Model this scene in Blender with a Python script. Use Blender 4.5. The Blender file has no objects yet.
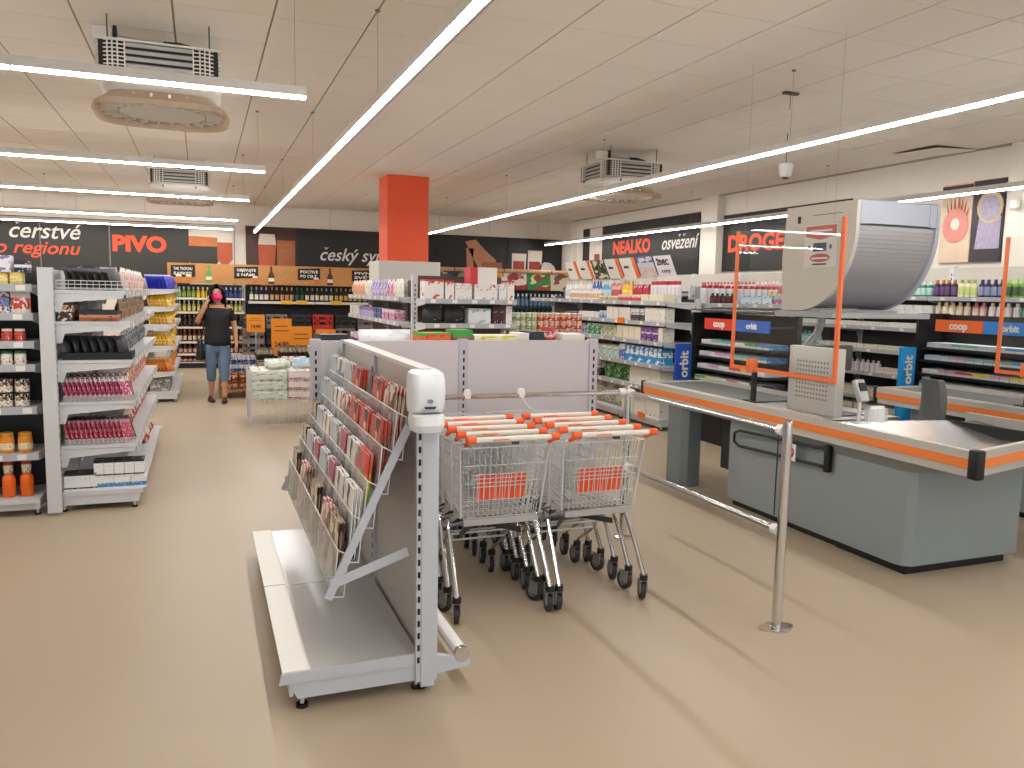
import bpy, math, random
from mathutils import Vector, Matrix
random.seed(7)
PI = math.pi
SC = bpy.context.scene
COL = SC.collection

# ------------------------------------------------------------------ camera, world, exposure
CAM_ROWS = ((0.93292042, -0.35950658), (-0.02152893, -0.11212906), (0.35943845, 0.92638118))
R0 = Vector((0.93292042, -0.02152893, 0.35943845)); 
R = Matrix(((0.93292042, -0.35950658, 0.0203595), (-0.02152893, -0.11212906, -0.99346041), (0.35943845, 0.92638118, -0.11234729)))
CAM_H = 1.6
cam_data = bpy.data.cameras.new('camera')
cam_data.sensor_fit = 'HORIZONTAL'; cam_data.sensor_width = 36.0
FPX = 801.4
cam_data.lens = FPX * 36.0 / 1024.0
cam_data.clip_start = 0.05; cam_data.clip_end = 100
cam = bpy.data.objects.new('camera', cam_data)
COL.objects.link(cam)
M4 = Matrix.Identity(4)
for i in range(3):
    # camera axes in the room: x = image right, y = image up, z = backwards; the room is x right, y deep, z up
    M4[i][0] = R[0][i]; M4[i][1] = -R[1][i]; M4[i][2] = -R[2][i]
M4[0][3], M4[1][3], M4[2][3] = 0, 0, CAM_H
cam.matrix_world = M4
SC.camera = cam

world = bpy.data.worlds.new('world'); SC.world = world
world.use_nodes = True
world.node_tree.nodes['Background'].inputs[0].default_value = (0.75, 0.82, 0.9, 1)
world.node_tree.nodes['Background'].inputs[1].default_value = 2.0
SC.view_settings.view_transform = 'Standard'
SC.view_settings.look = 'None'
SC.view_settings.gamma = 1.0
SC.view_settings.use_curve_mapping = False
SC.view_settings.exposure = 0.15
SC.cycles.max_bounces = 8
SC.cycles.diffuse_bounces = 5
SC.cycles.glossy_bounces = 4
SC.cycles.transparent_max_bounces = 16
SC.cycles.use_denoising = True
SC.cycles.sample_clamp_indirect = 6.0
TUBE_STRENGTH = 50.0
TUBE_COLOR = (1.0, 0.982, 0.952)

# ------------------------------------------------------------------ materials
def hx(s):
    s = s.lstrip('#')
    v = [int(s[i:i + 2], 16) / 255 for i in (0, 2, 4)]
    return tuple((x / 12.92 if x <= 0.04045 else ((x + 0.055) / 1.055) ** 2.4) for x in v) + (1,)

MATS = {}
def mat(name, col='#888888', rough=0.5, metal=0.0, noise=0.0, nscale=40, bump=0.0, emis=None, spec=0.5, trans=0.0, alpha=1.0, aniso=None):
    if name in MATS: return MATS[name]
    m = bpy.data.materials.new(name); MATS[name] = m
    m.use_nodes = True
    nt = m.node_tree; b = nt.nodes['Principled BSDF']
    c = hx(col)
    b.inputs['Base Color'].default_value = c
    b.inputs['Roughness'].default_value = rough
    b.inputs['Metallic'].default_value = metal
    b.inputs['Specular IOR Level'].default_value = spec
    if trans: b.inputs['Transmission Weight'].default_value = trans
    if alpha < 1: b.inputs['Alpha'].default_value = alpha
    if noise or bump:
        tc = nt.nodes.new('ShaderNodeTexCoord'); n = nt.nodes.new('ShaderNodeTexNoise')
        n.inputs['Scale'].default_value = nscale; n.inputs['Detail'].default_value = 3
        if aniso:
            mp = nt.nodes.new('ShaderNodeMapping'); mp.inputs['Scale'].default_value = aniso
            nt.links.new(tc.outputs['Object'], mp.inputs[0]); nt.links.new(mp.outputs[0], n.inputs['Vector'])
        else:
            nt.links.new(tc.outputs['Object'], n.inputs['Vector'])
        if noise:
            mx = nt.nodes.new('ShaderNodeMix'); mx.data_type = 'RGBA'
            mx.inputs['A'].default_value = tuple(min(1, x * (1 + noise)) for x in c[:3]) + (1,)
            mx.inputs['B'].default_value = tuple(x * (1 - noise) for x in c[:3]) + (1,)
            nt.links.new(n.outputs['Fac'], mx.inputs['Factor'])
            nt.links.new(mx.outputs['Result'], b.inputs['Base Color'])
        if bump:
            bp = nt.nodes.new('ShaderNodeBump'); bp.inputs['Strength'].default_value = bump; bp.inputs['Distance'].default_value = 0.01
            nt.links.new(n.outputs['Fac'], bp.inputs['Height']); nt.links.new(bp.outputs[0], b.inputs['Normal'])
    if emis:
        b.inputs['Emission Color'].default_value = tuple(emis[0]) + (1,)
        b.inputs['Emission Strength'].default_value = emis[1]
    return m

def pm(name, stops, blobs=None, scale=6.0, thr=0.35, rough=0.45, axis='Z', seed=0.0):
    """printed packaging: colour bands up the pack plus a few round patches of ink"""
    if name in MATS: return MATS[name]
    m = bpy.data.materials.new(name); MATS[name] = m
    m.use_nodes = True
    nt = m.node_tree; b = nt.nodes['Principled BSDF']; b.inputs['Roughness'].default_value = rough
    tc = nt.nodes.new('ShaderNodeTexCoord'); sp = nt.nodes.new('ShaderNodeSeparateXYZ')
    nt.links.new(tc.outputs['Generated'], sp.inputs[0])
    cr = nt.nodes.new('ShaderNodeValToRGB'); cr.color_ramp.interpolation = 'CONSTANT'
    el = cr.color_ramp.elements
    while len(el) < len(stops): el.new(0.5)
    for e, (p, c) in zip(el, stops): e.position = p
    for e, (p, c) in zip(cr.color_ramp.elements, sorted(stops)): e.position = p; e.color = hx(c)
    nt.links.new(sp.outputs[axis], cr.inputs[0])
    out = cr.outputs[0]
    for i, bc in enumerate(blobs or []):
        mp = nt.nodes.new('ShaderNodeMapping'); mp.inputs['Location'].default_value = (seed + 3.1 * i, 1.7 * i + seed * 2, 0.9 * i + seed)
        n = nt.nodes.new('ShaderNodeTexNoise'); n.inputs['Scale'].default_value = scale * (1 + 0.4 * i); n.inputs['Detail'].default_value = 1.5
        nt.links.new(tc.outputs['Generated'], mp.inputs[0]); nt.links.new(mp.outputs[0], n.inputs['Vector'])
        gt = nt.nodes.new('ShaderNodeMath'); gt.operation = 'GREATER_THAN'; gt.inputs[1].default_value = 1 - thr - 0.08
        nt.links.new(n.outputs['Fac'], gt.inputs[0])
        mx = nt.nodes.new('ShaderNodeMix'); mx.data_type = 'RGBA'
        nt.links.new(gt.outputs[0], mx.inputs['Factor']); nt.links.new(out, mx.inputs['A']); mx.inputs['B'].default_value = hx(bc)
        out = mx.outputs['Result']
    nt.links.new(out, b.inputs['Base Color'])
    return m

steel = mat('brushed_steel', '#b9b7b2', 0.28, 0.9, noise=0.06, nscale=8, aniso=(4, 120, 4))
chrome = mat('chrome', '#d8d8d8', 0.12, 1.0)
zinc = mat('zinc_wire', '#dcdede', 0.35, 0.35)
white = mat('white_paint', '#e9e8e6', 0.45)
black = mat('black_plastic', '#111214', 0.5)
blackm = mat('black_metal', '#16171a', 0.45)
shelf_w = mat('shelf_light_grey', '#cfd0d2', 0.42, noise=0.03, nscale=5)
shelf_e = mat('shelf_edge_grey', '#b4b6ba', 0.4)
tag_w = mat('price_tag_paper', '#eceae4', 0.6)
orange = mat('orange_plastic', '#f0763e', 0.45)

# ------------------------------------------------------------------ mesh builder
class MB:
    def __init__(s): s.v = []; s.f = []; s.m = []
    def add(s, vs, fs, mi=0):
        o = len(s.v); s.v += [tuple(v) for v in vs]
        for f in fs: s.f.append(tuple(i + o for i in f)); s.m.append(mi)
    def box(s, x0, x1, y0, y1, z0, z1, mi=0, front=None):
        v = [(x, y, z) for z in (z0, z1) for y in (y0, y1) for x in (x0, x1)]
        fs = [(0, 2, 3, 1), (4, 5, 7, 6), (0, 1, 5, 4), (1, 3, 7, 5), (3, 2, 6, 7), (2, 0, 4, 6)]
        s.add(v, fs, mi)
        if front is not None: s.m[-4] = front
        return s
    def obox(s, c, ax, ay, az, mi=0):
        c = Vector(c); ax = Vector(ax); ay = Vector(ay); az = Vector(az)
        v = [c + ax * i + ay * j + az * k for k in (-1, 1) for j in (-1, 1) for i in (-1, 1)]
        s.add(v, [(0, 2, 3, 1), (4, 5, 7, 6), (0, 1, 5, 4), (1, 3, 7, 5), (3, 2, 6, 7), (2, 0, 4, 6)], mi); return s
    def prism(s, poly, a, b, axis='x', mi=0):
        """extrude a 2D outline along an axis: x -> (y,z), y -> (x,z), z -> (x,y)"""
        n = len(poly)
        P = {'x': lambda p, t: (t, p[0], p[1]), 'y': lambda p, t: (p[0], t, p[1]), 'z': lambda p, t: (p[0], p[1], t)}[axis]
        vs = [P(p, a) for p in poly] + [P(p, b) for p in poly]
        fs = [tuple(range(n))[::-1], tuple(range(n, 2 * n))] + [(i, (i + 1) % n, n + (i + 1) % n, n + i) for i in range(n)]
        s.add(vs, fs, mi); return s
    def cyl(s, p, q, r, n=8, mi=0, r2=None, caps=True):
        p = Vector(p); q = Vector(q); d = (q - p).normalized()
        u = d.orthogonal().normalized(); w = d.cross(u); r2 = r if r2 is None else r2
        vs = [p + (u * math.cos(2 * PI * i / n) + w * math.sin(2 * PI * i / n)) * r for i in range(n)]
        vs += [q + (u * math.cos(2 * PI * i / n) + w * math.sin(2 * PI * i / n)) * r2 for i in range(n)]
        fs = [(i, (i + 1) % n, n + (i + 1) % n, n + i) for i in range(n)]
        if caps: fs += [tuple(range(n))[::-1], tuple(range(n, 2 * n))]
        s.add(vs, fs, mi); return s
    def tube(s, pts, r, n=8, mi=0):
        """bent round bar through points, one continuous skin"""
        pts = [Vector(p) for p in pts]; k = len(pts); vs = []; u = None
        for i, p in enumerate(pts):
            d = ((pts[min(i + 1, k - 1)] - p).normalized() + (p - pts[max(i - 1, 0)]).normalized())
            d = d.normalized() if d.length > 1e-6 else Vector((0, 0, 1))
            u = d.orthogonal().normalized() if u is None else (u - d * u.dot(d)).normalized()
            w = d.cross(u)
            rr = r[i] if isinstance(r, (list, tuple)) else r
            vs += [p + (u * math.cos(2 * PI * j / n) + w * math.sin(2 * PI * j / n)) * rr for j in range(n)]
        fs = []
        for i in range(k - 1):
            fs += [(i * n + j, i * n + (j + 1) % n, (i + 1) * n + (j + 1) % n, (i + 1) * n + j) for j in range(n)]
        fs += [tuple(range(n))[::-1], tuple(range((k - 1) * n, k * n))]
        s.add(vs, fs, mi); return s
    def lathe(s, prof, n=12, c=(0, 0, 0), mis=None, sx=1, sy=1):
        """prof = [(r,z),...] bottom to top; mis = material per ring segment"""
        k = len(prof); vs = []
        for r, z in prof:
            vs += [(c[0] + r * sx * math.cos(2 * PI * j / n), c[1] + r * sy * math.sin(2 * PI * j / n), c[2] + z) for j in range(n)]
        o = len(s.f)
        s.add(vs, [tuple(range(n))[::-1]], mis[0] if mis else 0)
        base = len(s.v) - len(vs)
        for i in range(k - 1):
            for j in range(n):
                s.f.append((base + i * n + j, base + i * n + (j + 1) % n, base + (i + 1) * n + (j + 1) % n, base + (i + 1) * n + j))
                s.m.append(mis[i] if mis else 0)
        s.f.append(tuple(range(base + (k - 1) * n, base + k * n))); s.m.append(mis[-1] if mis else 0)
        return s
    def grid(s, rows, mi=0, flip=False):
        """a sheet through rows of points"""
        n = len(rows[0]); vs = [p for r in rows for p in r]; fs = []
        for i in range(len(rows) - 1):
            for j in range(n - 1):
                f = (i * n + j, i * n + j + 1, (i + 1) * n + j + 1, (i + 1) * n + j)
                fs.append(f[::-1] if flip else f)
        s.add(vs, fs, mi); return s
    def mesh(s, name, mats, smooth=30, merge=False):
        me = bpy.data.meshes.new(name); me.from_pydata(s.v, [], s.f); me.update()
        for m in (mats if isinstance(mats, (list, tuple)) else [mats]): me.materials.append(m)
        me.polygons.foreach_set('material_index', s.m)
        if smooth:
            me.polygons.foreach_set('use_smooth', [True] * len(s.f))
            me.set_sharp_from_angle(angle=math.radians(smooth))
        me.update(); return me
    def build(s, name, mats, parent=None, loc=None, rot=None, smooth=30):
        return link(name, s.mesh(name, mats, smooth), parent, loc, rot)

def link(name, me, parent=None, loc=None, rot=None):
    o = bpy.data.objects.new(name, me); COL.objects.link(o)
    if parent is not None: o.parent = parent
    if loc is not None: o.location = loc
    if rot is not None: o.rotation_euler = rot
    return o

def tag(o, label, cat, group=None, kind=None):
    o['label'] = label; o['category'] = cat
    if group: o['group'] = group
    if kind: o['kind'] = kind
    return o
def thing(name, label, cat, loc=(0, 0, 0), rz=0.0, group=None):
    o = bpy.data.objects.new(name, None); COL.objects.link(o); o.empty_display_size = 0.1
    o.location = loc; o.rotation_euler = (0, 0, rz)
    return tag(o, label, cat, group)
def struct(o): o['kind'] = 'structure'; return o
def box(name, x0, x1, y0, y1, z0, z1, m, parent=None): return MB().box(x0, x1, y0, y1, z0, z1).build(name, m, parent)
KIDS = {}
def copy_tree(o, parent=None):
    c = o.copy(); COL.objects.link(c)
    if parent is not None: c.parent = parent
    for ch in list(o.children): copy_tree(ch, c)
    return c
def bevel(o, w, seg=2):
    """round the edges of one mesh for good"""
    import bmesh
    bm = bmesh.new(); bm.from_mesh(o.data)
    bmesh.ops.remove_doubles(bm, verts=bm.verts, dist=1e-5)
    es = [e for e in bm.edges if len(e.link_faces) == 2 and e.calc_face_angle() > 0.6]
    bmesh.ops.bevel(bm, geom=es, offset=w, segments=seg, affect='EDGES', profile=0.5)
    bm.to_mesh(o.data); bm.free()
    o.data.polygons.foreach_set('use_smooth', [True] * len(o.data.polygons)); o.data.set_sharp_from_angle(angle=math.radians(40)); return o

TXT = {}
def text(name, s, size, m, parent, loc, bold=0.0, shear=0.0, ext=0.002, width=None, align='LEFT', up=None):
    """flat lettering turned into a mesh, standing upright and read from -y; width stretches it to fit"""
    key = (s, size, bold, shear, ext, align)
    if key not in TXT:
        cu = bpy.data.curves.new('lettering', 'FONT'); cu.body = s; cu.size = size; cu.extrude = ext
        cu.offset = bold; cu.shear = shear; cu.align_x = align; cu.resolution_u = 3
        ob = bpy.data.objects.new('lettering_source', cu); COL.objects.link(ob)
        dg = bpy.context.evaluated_depsgraph_get()
        me = bpy.data.meshes.new_from_object(ob.evaluated_get(dg)); bpy.data.objects.remove(ob); bpy.data.curves.remove(cu)
        TXT[key] = me
    me = TXT[key].copy(); me.name = name
    return finish_text(name, me, m, parent, loc, width, up)
CARON = {'č': 'c', 'ě': 'e', 'ž': 'z', 'š': 's', 'ř': 'r'}
def raw_text(s, size, bold, ext):
    cu = bpy.data.curves.new('lettering', 'FONT'); cu.body = s; cu.size = size; cu.extrude = ext; cu.offset = bold; cu.resolution_u = 3
    ob = bpy.data.objects.new('lettering_source', cu); COL.objects.link(ob)
    me = bpy.data.meshes.new_from_object(ob.evaluated_get(bpy.context.evaluated_depsgraph_get())); bpy.data.objects.remove(ob); bpy.data.curves.remove(cu)
    return me
def script_text(name, s, size, m, parent, loc, width, shear=.3, bold=.004):
    """slanted handwriting; the hooks over c, e, z are set on the base letters"""
    plain = ''.join(CARON.get(ch, ch) for ch in s)
    me = raw_text(plain, size, bold, .002)
    vs = [tuple(v.co) for v in me.vertices]; fs = [tuple(p.vertices) for p in me.polygons]
    mxx = lambda t: max([v.co.x for v in raw_text(t, size, bold, .002).vertices] or [0])
    for i, ch in enumerate(s):
        if ch in CARON:
            x1 = mxx(plain[:i + 1]); x0 = mxx(plain[:i]) if i else 0.0
            cx = (x0 + x1) / 2 + size * .03; z = size * .60; w = size * .12; h = size * .11; th = size * .05
            o = len(vs); pts = [(cx - w, z + h), (cx - w + th, z + h + th * .4), (cx, z + th * .9), (cx + w - th, z + h + th * .4), (cx + w, z + h), (cx, z - th * .3)]
            vs += [(p[0], p[1], .002) for p in pts] + [(p[0], p[1], -.002) for p in pts]; fs += [(o, o + 5, o + 2, o + 1), (o + 5, o + 4, o + 3, o + 2)] + [(o + j, o + (j + 1) % 6, o + 6 + (j + 1) % 6, o + 6 + j) for j in range(6)]
    nm = bpy.data.meshes.new(name); nm.from_pydata([(x + y * shear, y, z) for x, y, z in vs], [], fs); nm.update()
    return finish_text(name, nm, m, parent, loc, width, None)
def finish_text(name, me, m, parent, loc, width, up):
    if width:
        xs = [v.co.x for v in me.vertices]; k = width / (max(xs) - min(xs))
        me.transform(Matrix.Diagonal((k, 1, 1, 1)))
    if up == 'vert': me.transform(Matrix.Rotation(PI / 2, 4, 'Z'))
    me.transform(Matrix.Rotation(PI / 2, 4, 'X'))
    me.materials.clear(); me.materials.append(m)
    return link(name, me, parent, loc)
# ================================================================== the hall
XL, XR, YF, YB, CZ = -6.2, 8.2, -2.6, 17.6, 3.29
floor_m = mat('vinyl_floor', '#b3a38c', 0.34, noise=0.05, nscale=90, spec=0.35)
nt = floor_m.node_tree; _b = nt.nodes['Principled BSDF']
_tc = nt.nodes.new('ShaderNodeTexCoord'); _n = nt.nodes.new('ShaderNodeTexNoise'); _n.inputs['Scale'].default_value = 0.9; _n.inputs['Detail'].default_value = 4
nt.links.new(_tc.outputs['Object'], _n.inputs['Vector'])
_mr = nt.nodes.new('ShaderNodeMapRange'); _mr.inputs['To Min'].default_value = 0.30; _mr.inputs['To Max'].default_value = 0.46
nt.links.new(_n.outputs['Fac'], _mr.inputs['Value']); nt.links.new(_mr.outputs[0], _b.inputs['Roughness'])
struct(box('floor', XL, XR, YF, YB, -0.12, 0, floor_m))
ceil_m = mat('ceiling_grid_paint', '#a59a8d', 0.8)
tile_m = mat('ceiling_tile_board', '#ece4d9', 0.85, noise=0.025, nscale=60)
ceiling = struct(box('ceiling', XL, XR, YF, YB, CZ + 0.008, CZ + 0.15, ceil_m))
wall_m = mat('wall_paint', '#e2dacf', 0.8, noise=0.02, nscale=1.2)
struct(box('wall_back', XL, XR, YB, YB + 0.15, 0, CZ + 0.15, wall_m))
struct(box('wall_right', XR, XR + 0.15, YF, YB + 0.15, 0, CZ + 0.15, wall_m))
struct(box('wall_left', XL - 0.15, XL, YF, YB + 0.15, 0, CZ + 0.15, wall_m))
# front wall behind the camera: shop windows let the day in
for i, (a, b_) in enumerate(((XL, -4.6), (-2.0, -1.4), (1.4, 2.0), (4.8, 5.4), (7.8, XR))):
    struct(box('wall_front' if i == 0 else 'wall_front_%d' % i, a, b_, YF - 0.15, YF, 0, CZ + 0.15, wall_m))
struct(MB().box(XL, XR, YF - 0.15, YF, 2.7, CZ + 0.15).build('wall_front_lintel', wall_m))
glass_m = mat('window_glass', '#ffffff', 0.02, trans=1.0)
gn = glass_m.node_tree
_g = gn.nodes.new('ShaderNodeBsdfTransparent'); _gl = gn.nodes.new('ShaderNodeBsdfGlossy'); _gl.inputs['Roughness'].default_value = 0.02; _mx = gn.nodes.new('ShaderNodeMixShader'); _mx.inputs[0].default_value = 0.08
gn.links.new(_g.outputs[0], _mx.inputs[1]); gn.links.new(_gl.outputs[0], _mx.inputs[2]); gn.links.new(_mx.outputs[0], gn.nodes['Material Output'].inputs[0])
for i, (a, b_) in enumerate(((-4.6, -2.0), (-1.4, 1.4), (2.0, 4.8), (5.4, 7.8))):
    w = struct(MB().box(a, b_, YF - 0.1, YF - 0.08, 0.06, 2.7).build('window_%d' % (i + 1), glass_m))
    MB().box(a, a + .05, YF - .12, YF - .05, 0, 2.7).box(b_ - .05, b_, YF - .12, YF - .05, 0, 2.7).box(a, b_, YF - .12, YF - .05, 0, .06).build('window_frame', black, w)
# wall pilasters on the right wall
struct(box('trim_1', XR - 0.16, XR, 11.44, 11.90, 0, CZ, wall_m))
struct(box('trim_2', XR - 0.16, XR, 5.78, 6.24, 0, CZ, wall_m))
struct(box('trim_3', XR - 0.16, XR, 17.1, 17.6, 0, CZ, wall_m))
# vertical joints of the wall panels
jm = mat('wall_joint', '#c9bead', 0.8)
for i, x in enumerate((-3.4, -2.2, -1.0, 0.2, 1.4, 2.6, 3.8, 5.0, 6.2, 7.4)):
    struct(box('trim_%d' % (4 + i), x - .006, x + .006, YB - .004, YB, 2.2, CZ, jm))

# ceiling tiles: the ones that show largest are single panels, the rest one sheet
TX, TY, TX0, TY0 = 0.583, 0.605, 2.205, 4.845
def shows(p):
    q = R @ (Vector(p) - Vector((0, 0, CAM_H)))
    if q.z < 0.4: return None
    return 512 + FPX * q.x / q.z, 384 + FPX * q.y / q.z, q.z
tme = MB().box(-TX / 2 + .007, TX / 2 - .006, -TY / 2 + .004, TY / 2 - .004, 0, .010).mesh('ceiling_tile', tile_m, 0)
cand, rest = [], []
i0, i1 = math.ceil((XL - TX0) / TX), math.floor((XR - TX0) / TX)
for i in range(i0, i1):
    for j in range(math.ceil((YF - TY0) / TY), math.floor((YB - TY0) / TY)):
        x, y = TX0 + (i + .5) * TX, TY0 + (j + .5) * TY
        s = shows((x, y, CZ))
        if s and -30 < s[0] < 1054 and -40 < s[1] < 400: cand.append((s[2], x, y))
        else: rest.append((x, y))
cand.sort()
for d, x, y in cand[:300]:
    o = link('ceiling_tile', tme, ceiling, (x, y, CZ))
    if abs(x - 7.7) < TX / 2 and abs(y - 6.95) < TY / 2: o.rotation_euler = (.03, -.045, 0); o.location.z -= .018   # one tile has slipped beside the pilaster
rb = MB()
for x, y in rest + [(c[1], c[2]) for c in cand[300:]]: rb.box(x - TX / 2 + .007, x + TX / 2 - .007, y - TY / 2 + .007, y + TY / 2 - .007, CZ, CZ + .010)
o = rb.build('ceiling_tiles', tile_m, ceiling, smooth=0); o['kind'] = 'stuff'

# ------------------------------------------------------------------ strip lights
housing_m = mat('lamp_housing', '#dcdad6', 0.4)
diff_m = mat('lamp_diffuser', '#ffffff', 0.4, emis=(TUBE_COLOR, TUBE_STRENGTH))
cable_m = mat('cable_grey', '#4a4744', 0.5)
LZ = 2.72
def strip(label, axis, fixed, a, b, n, first):
    """a continuous line of tubes hung below the ceiling, made of equal lengths; local x runs along it"""
    loc = (fixed, a, LZ) if axis == 'y' else (a, fixed, LZ)
    t = thing('strip_light', label, 'lamp', loc, PI / 2 if axis == 'y' else 0, 'strip lights under the ceiling')
    L = (b - a) / n
    hm = MB().prism([(-.027, .004), (.027, .004), (.027, .02), (.02, .058), (-.02, .058), (-.027, .02)], .002, L - .002, 'x').mesh('housing', housing_m, 0)
    dm = MB().prism([(-.021, .0038), (-.021, -.004), (-.014, -.010), (.014, -.010), (.021, -.004), (.021, .0038)], .004, L - .004, 'x').mesh('diffuser', diff_m)
    jm_ = MB().prism([(-.029, .003), (-.023, -.005), (-.015, -.012), (.015, -.012), (.023, -.005), (.029, .003), (.022, .06), (-.022, .06)], -.005, .005, 'x').mesh('joint_clip', housing_m, 0)
    cm = MB().cyl((0, 0, .062), (0, 0, CZ - LZ + .01), .0011, 5).cyl((0, 0, CZ - LZ - .012), (0, 0, CZ - LZ + .002), .016, 8).mesh('suspension_cable', mat('cable_pale', '#8d857c', .5))
    for k in range(n):
        link('housing', hm, t, (k * L, 0, 0)); link('diffuser', dm, t, (k * L, 0, 0))
        if k: link('joint_clip', jm_, t, (k * L, 0, 0))
        if k % 2 == 0: link('suspension_cable', cm, t, (k * L + L * .12, 0, 0))
    em = MB().box(-.004, .003, -.029, .029, -.012, .06).mesh('end_cap', housing_m, 0)
    link('end_cap', em, t, (0, 0, 0)); link('end_cap', em, t, (L * n, 0, 0)); link('suspension_cable', cm, t, (L * n - .06, 0, 0))
    return t
Y1 = 3.24
strip('long strip light running above the magazine stand towards the beer posters', 'y', 1.035, Y1 - 1.5 * 3, 17.1, 12, 0)
strip('long strip light running from above the trolleys past the orange pillar', 'y', 4.14, 3.3 - 1.5 * 3, 15.4, 11, 0)
strip('strip light running above the till counter towards the right wall posters', 'y', 7.42, 6.5 - 1.5 * 5, 17.15, 12, 0)
for y, lab in ((5.0, 'cross strip light nearest the camera, in front of the first ceiling heater'), (8.3, 'second cross strip light, between the two ceiling heaters'),
               (11.05, 'third cross strip light, hanging in front of the small far heater'), (14.4, 'fourth cross strip light, above the word cerstve'),
               (16.65, 'fifth cross strip light, last one before the back wall')):
    strip(lab, 'x', y, -5.4, .6, 4, 0)

# ------------------------------------------------------------------ orange pillar
om = mat('pillar_orange', '#e4552b', 0.6)
col = struct(box('pillar', 2.57, 3.19, 11.8, 12.4, 0, CZ + .008, om))
MB().box(2.43, 3.36, 11.74, 12.46, 1.2, 2.04).build('pillar_cladding', mat('cladding_grey', '#cfcdc8', 0.5), col)

# ------------------------------------------------------------------ posters
slate = mat('poster_slate', '#35322f', 0.55, noise=0.06, nscale=3)
slate2 = mat('poster_black', '#1f1d1c', 0.5, noise=0.08, nscale=3)
ink_w = mat('print_white', '#e8e4dc', 0.6); ink_o = mat('print_orange', '#ee5a33', 0.6)
def poster(label, x0, x1, z0, z1, m, wall='back', name='wall_poster'):
    """flat board on a wall; returns root and a function placing things by metres along the board"""
    if wall == 'back': t = thing(name, label, 'poster', (x0, YB - .03, 0), 0)
    else: t = thing(name, label, 'poster', (XR - .03, x0, 0), -PI / 2)
    w = abs(x1 - x0)
    MB().box(0, w, 0, .025, z0, z1).build('board', m, t)
    return t
t = poster('dark poster with white handwriting cerstve over orange script, left end of back wall', -5.9, -1.64, 1.55, 2.86, slate)
script_text('lettering', 'čerstvé', .42, ink_w, t, (5.9 - 3.36, -.003, 2.46), 1.2)
script_text('lettering', 'našeho regionu', .34, ink_o, t, (5.9 - 4.42, -.003, 2.17), 2.26)
MB().box(5.9 - 2.83, 5.9 - 2.815, -.002, 0, 1.55, 2.86).build('seam', mat('seam_grey', '#8b8681', .6), t)
MB().box(4.245, 4.26, -.002, 0, 1.55, 2.86).build('seam', MATS['seam_grey'], t)
t = poster('dark poster reading PIVO in orange capitals beside a photo of beer glasses', -1.63, .66, 1.55, 2.86, slate)
text('lettering', 'PIVO', .41, ink_o, t, (.03, -.003, 2.28), bold=.02, width=.97)
beer = mat('print_beer', '#c9763a', .5, noise=.25, nscale=4); foam = mat('print_foam', '#e9ded0', .5, noise=.05, nscale=6)
amber = mat('print_amber', '#b4552a', .5, noise=.3, nscale=3); wood_p = mat('print_wood', '#a9683f', .5, noise=.3, nscale=3, aniso=(1, 1, 8)); brown_p = mat('print_brown', '#4a2a20', .5, noise=.3, nscale=5)
lightp = mat('print_light', '#d8cfc6', .5, noise=.06, nscale=3)
def flat(name, pts, m, parent, d=-.003, th=.003):
    """a flat printed shape standing just proud of its board; pts in board metres (x,z)"""
    return MB().prism(pts, d - th, d, 'y').build(name, m, parent, smooth=0)
def goblet(parent, cx, z0, h, w, fill, d=-.004):
    flat('picture', [(cx - .2 * w, z0), (cx + .2 * w, z0), (cx + .04 * w, z0 + .1 * h), (cx + .04 * w, z0 + .25 * h), (cx + .5 * w, z0 + .45 * h), (cx + .48 * w, z0 + .8 * h), (cx - .48 * w, z0 + .8 * h), (cx - .5 * w, z0 + .45 * h), (cx - .04 * w, z0 + .25 * h), (cx - .04 * w, z0 + .1 * h)], fill, parent, d)
    flat('picture', [(cx - .48 * w, z0 + .8 * h), (cx + .48 * w, z0 + .8 * h), (cx + .42 * w, z0 + h), (cx - .42 * w, z0 + h)], foam, parent, d)
flat('picture', [(1.42, 1.56), (2.28, 1.56), (2.28, 2.85), (1.42, 2.85)], lightp, t, -.001)
flat('picture', [(1.42, 2.1), (1.5, 1.95), (1.7, 1.9), (1.92, 2.0), (2.0, 2.2), (2.0, 2.42), (1.42, 2.42)], slate, t, -.0045)
flat('picture', [(1.42, 2.42), (2.0, 2.42), (1.98, 2.6), (1.42, 2.62)], beer, t, -.0045); flat('picture', [(1.42, 2.62), (1.98, 2.6), (1.95, 2.74), (1.5, 2.76)], foam, t, -.0045)
goblet(t, 2.1, 1.75, .95, .3, amber, -.008)
t = poster('dark poster with beer glass photo and white words cesky symbol', .88, 4.9, 1.55, 2.87, slate2)
flat('picture', [(0, 1.56), (1.0, 1.56), (1.0, 2.86), (0, 2.86)], brown_p, t, -.001)
flat('picture', [(.62, 1.7), (.98, 1.7), (.98, 2.6), (.62, 2.6)], wood_p, t, -.0045)
flat('picture', [(.28, 1.6), (.52, 1.6), (.6, 2.5), (.24, 2.5)], amber, t, -.0045); flat('picture', [(.24, 2.5), (.6, 2.5), (.57, 2.72), (.27, 2.72)], foam, t, -.0045)
script_text('lettering', 'český symbol', .38, ink_w, t, (1.47, -.003, 2.22), 1.95)
t = poster('dark photo poster of a hand holding drinks on the back wall', 4.91, 6.62, 1.55, 2.88, slate2)
skin_p = mat('print_skin', '#c98a6a', .5, noise=.2, nscale=4); red_p = mat('print_red', '#a03a2c', .5, noise=.25, nscale=4)
flat('picture', [(.7, 2.75), (.95, 2.8), (1.2, 2.55), (1.45, 2.35), (1.4, 2.1), (1.0, 2.2), (.85, 2.45)], skin_p, t)
flat('picture', [(.75, 2.1), (.9, 2.1), (.9, 2.6), (.72, 2.6)], skin_p, t); flat('picture', [(1.1, 1.7), (1.6, 1.7), (1.6, 2.3), (1.1, 2.3)], wood_p, t, -.007)
t = poster('dark photo poster with two glasses of red drink and ice', 6.63, 8.02, 1.55, 2.88, slate2)
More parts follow.
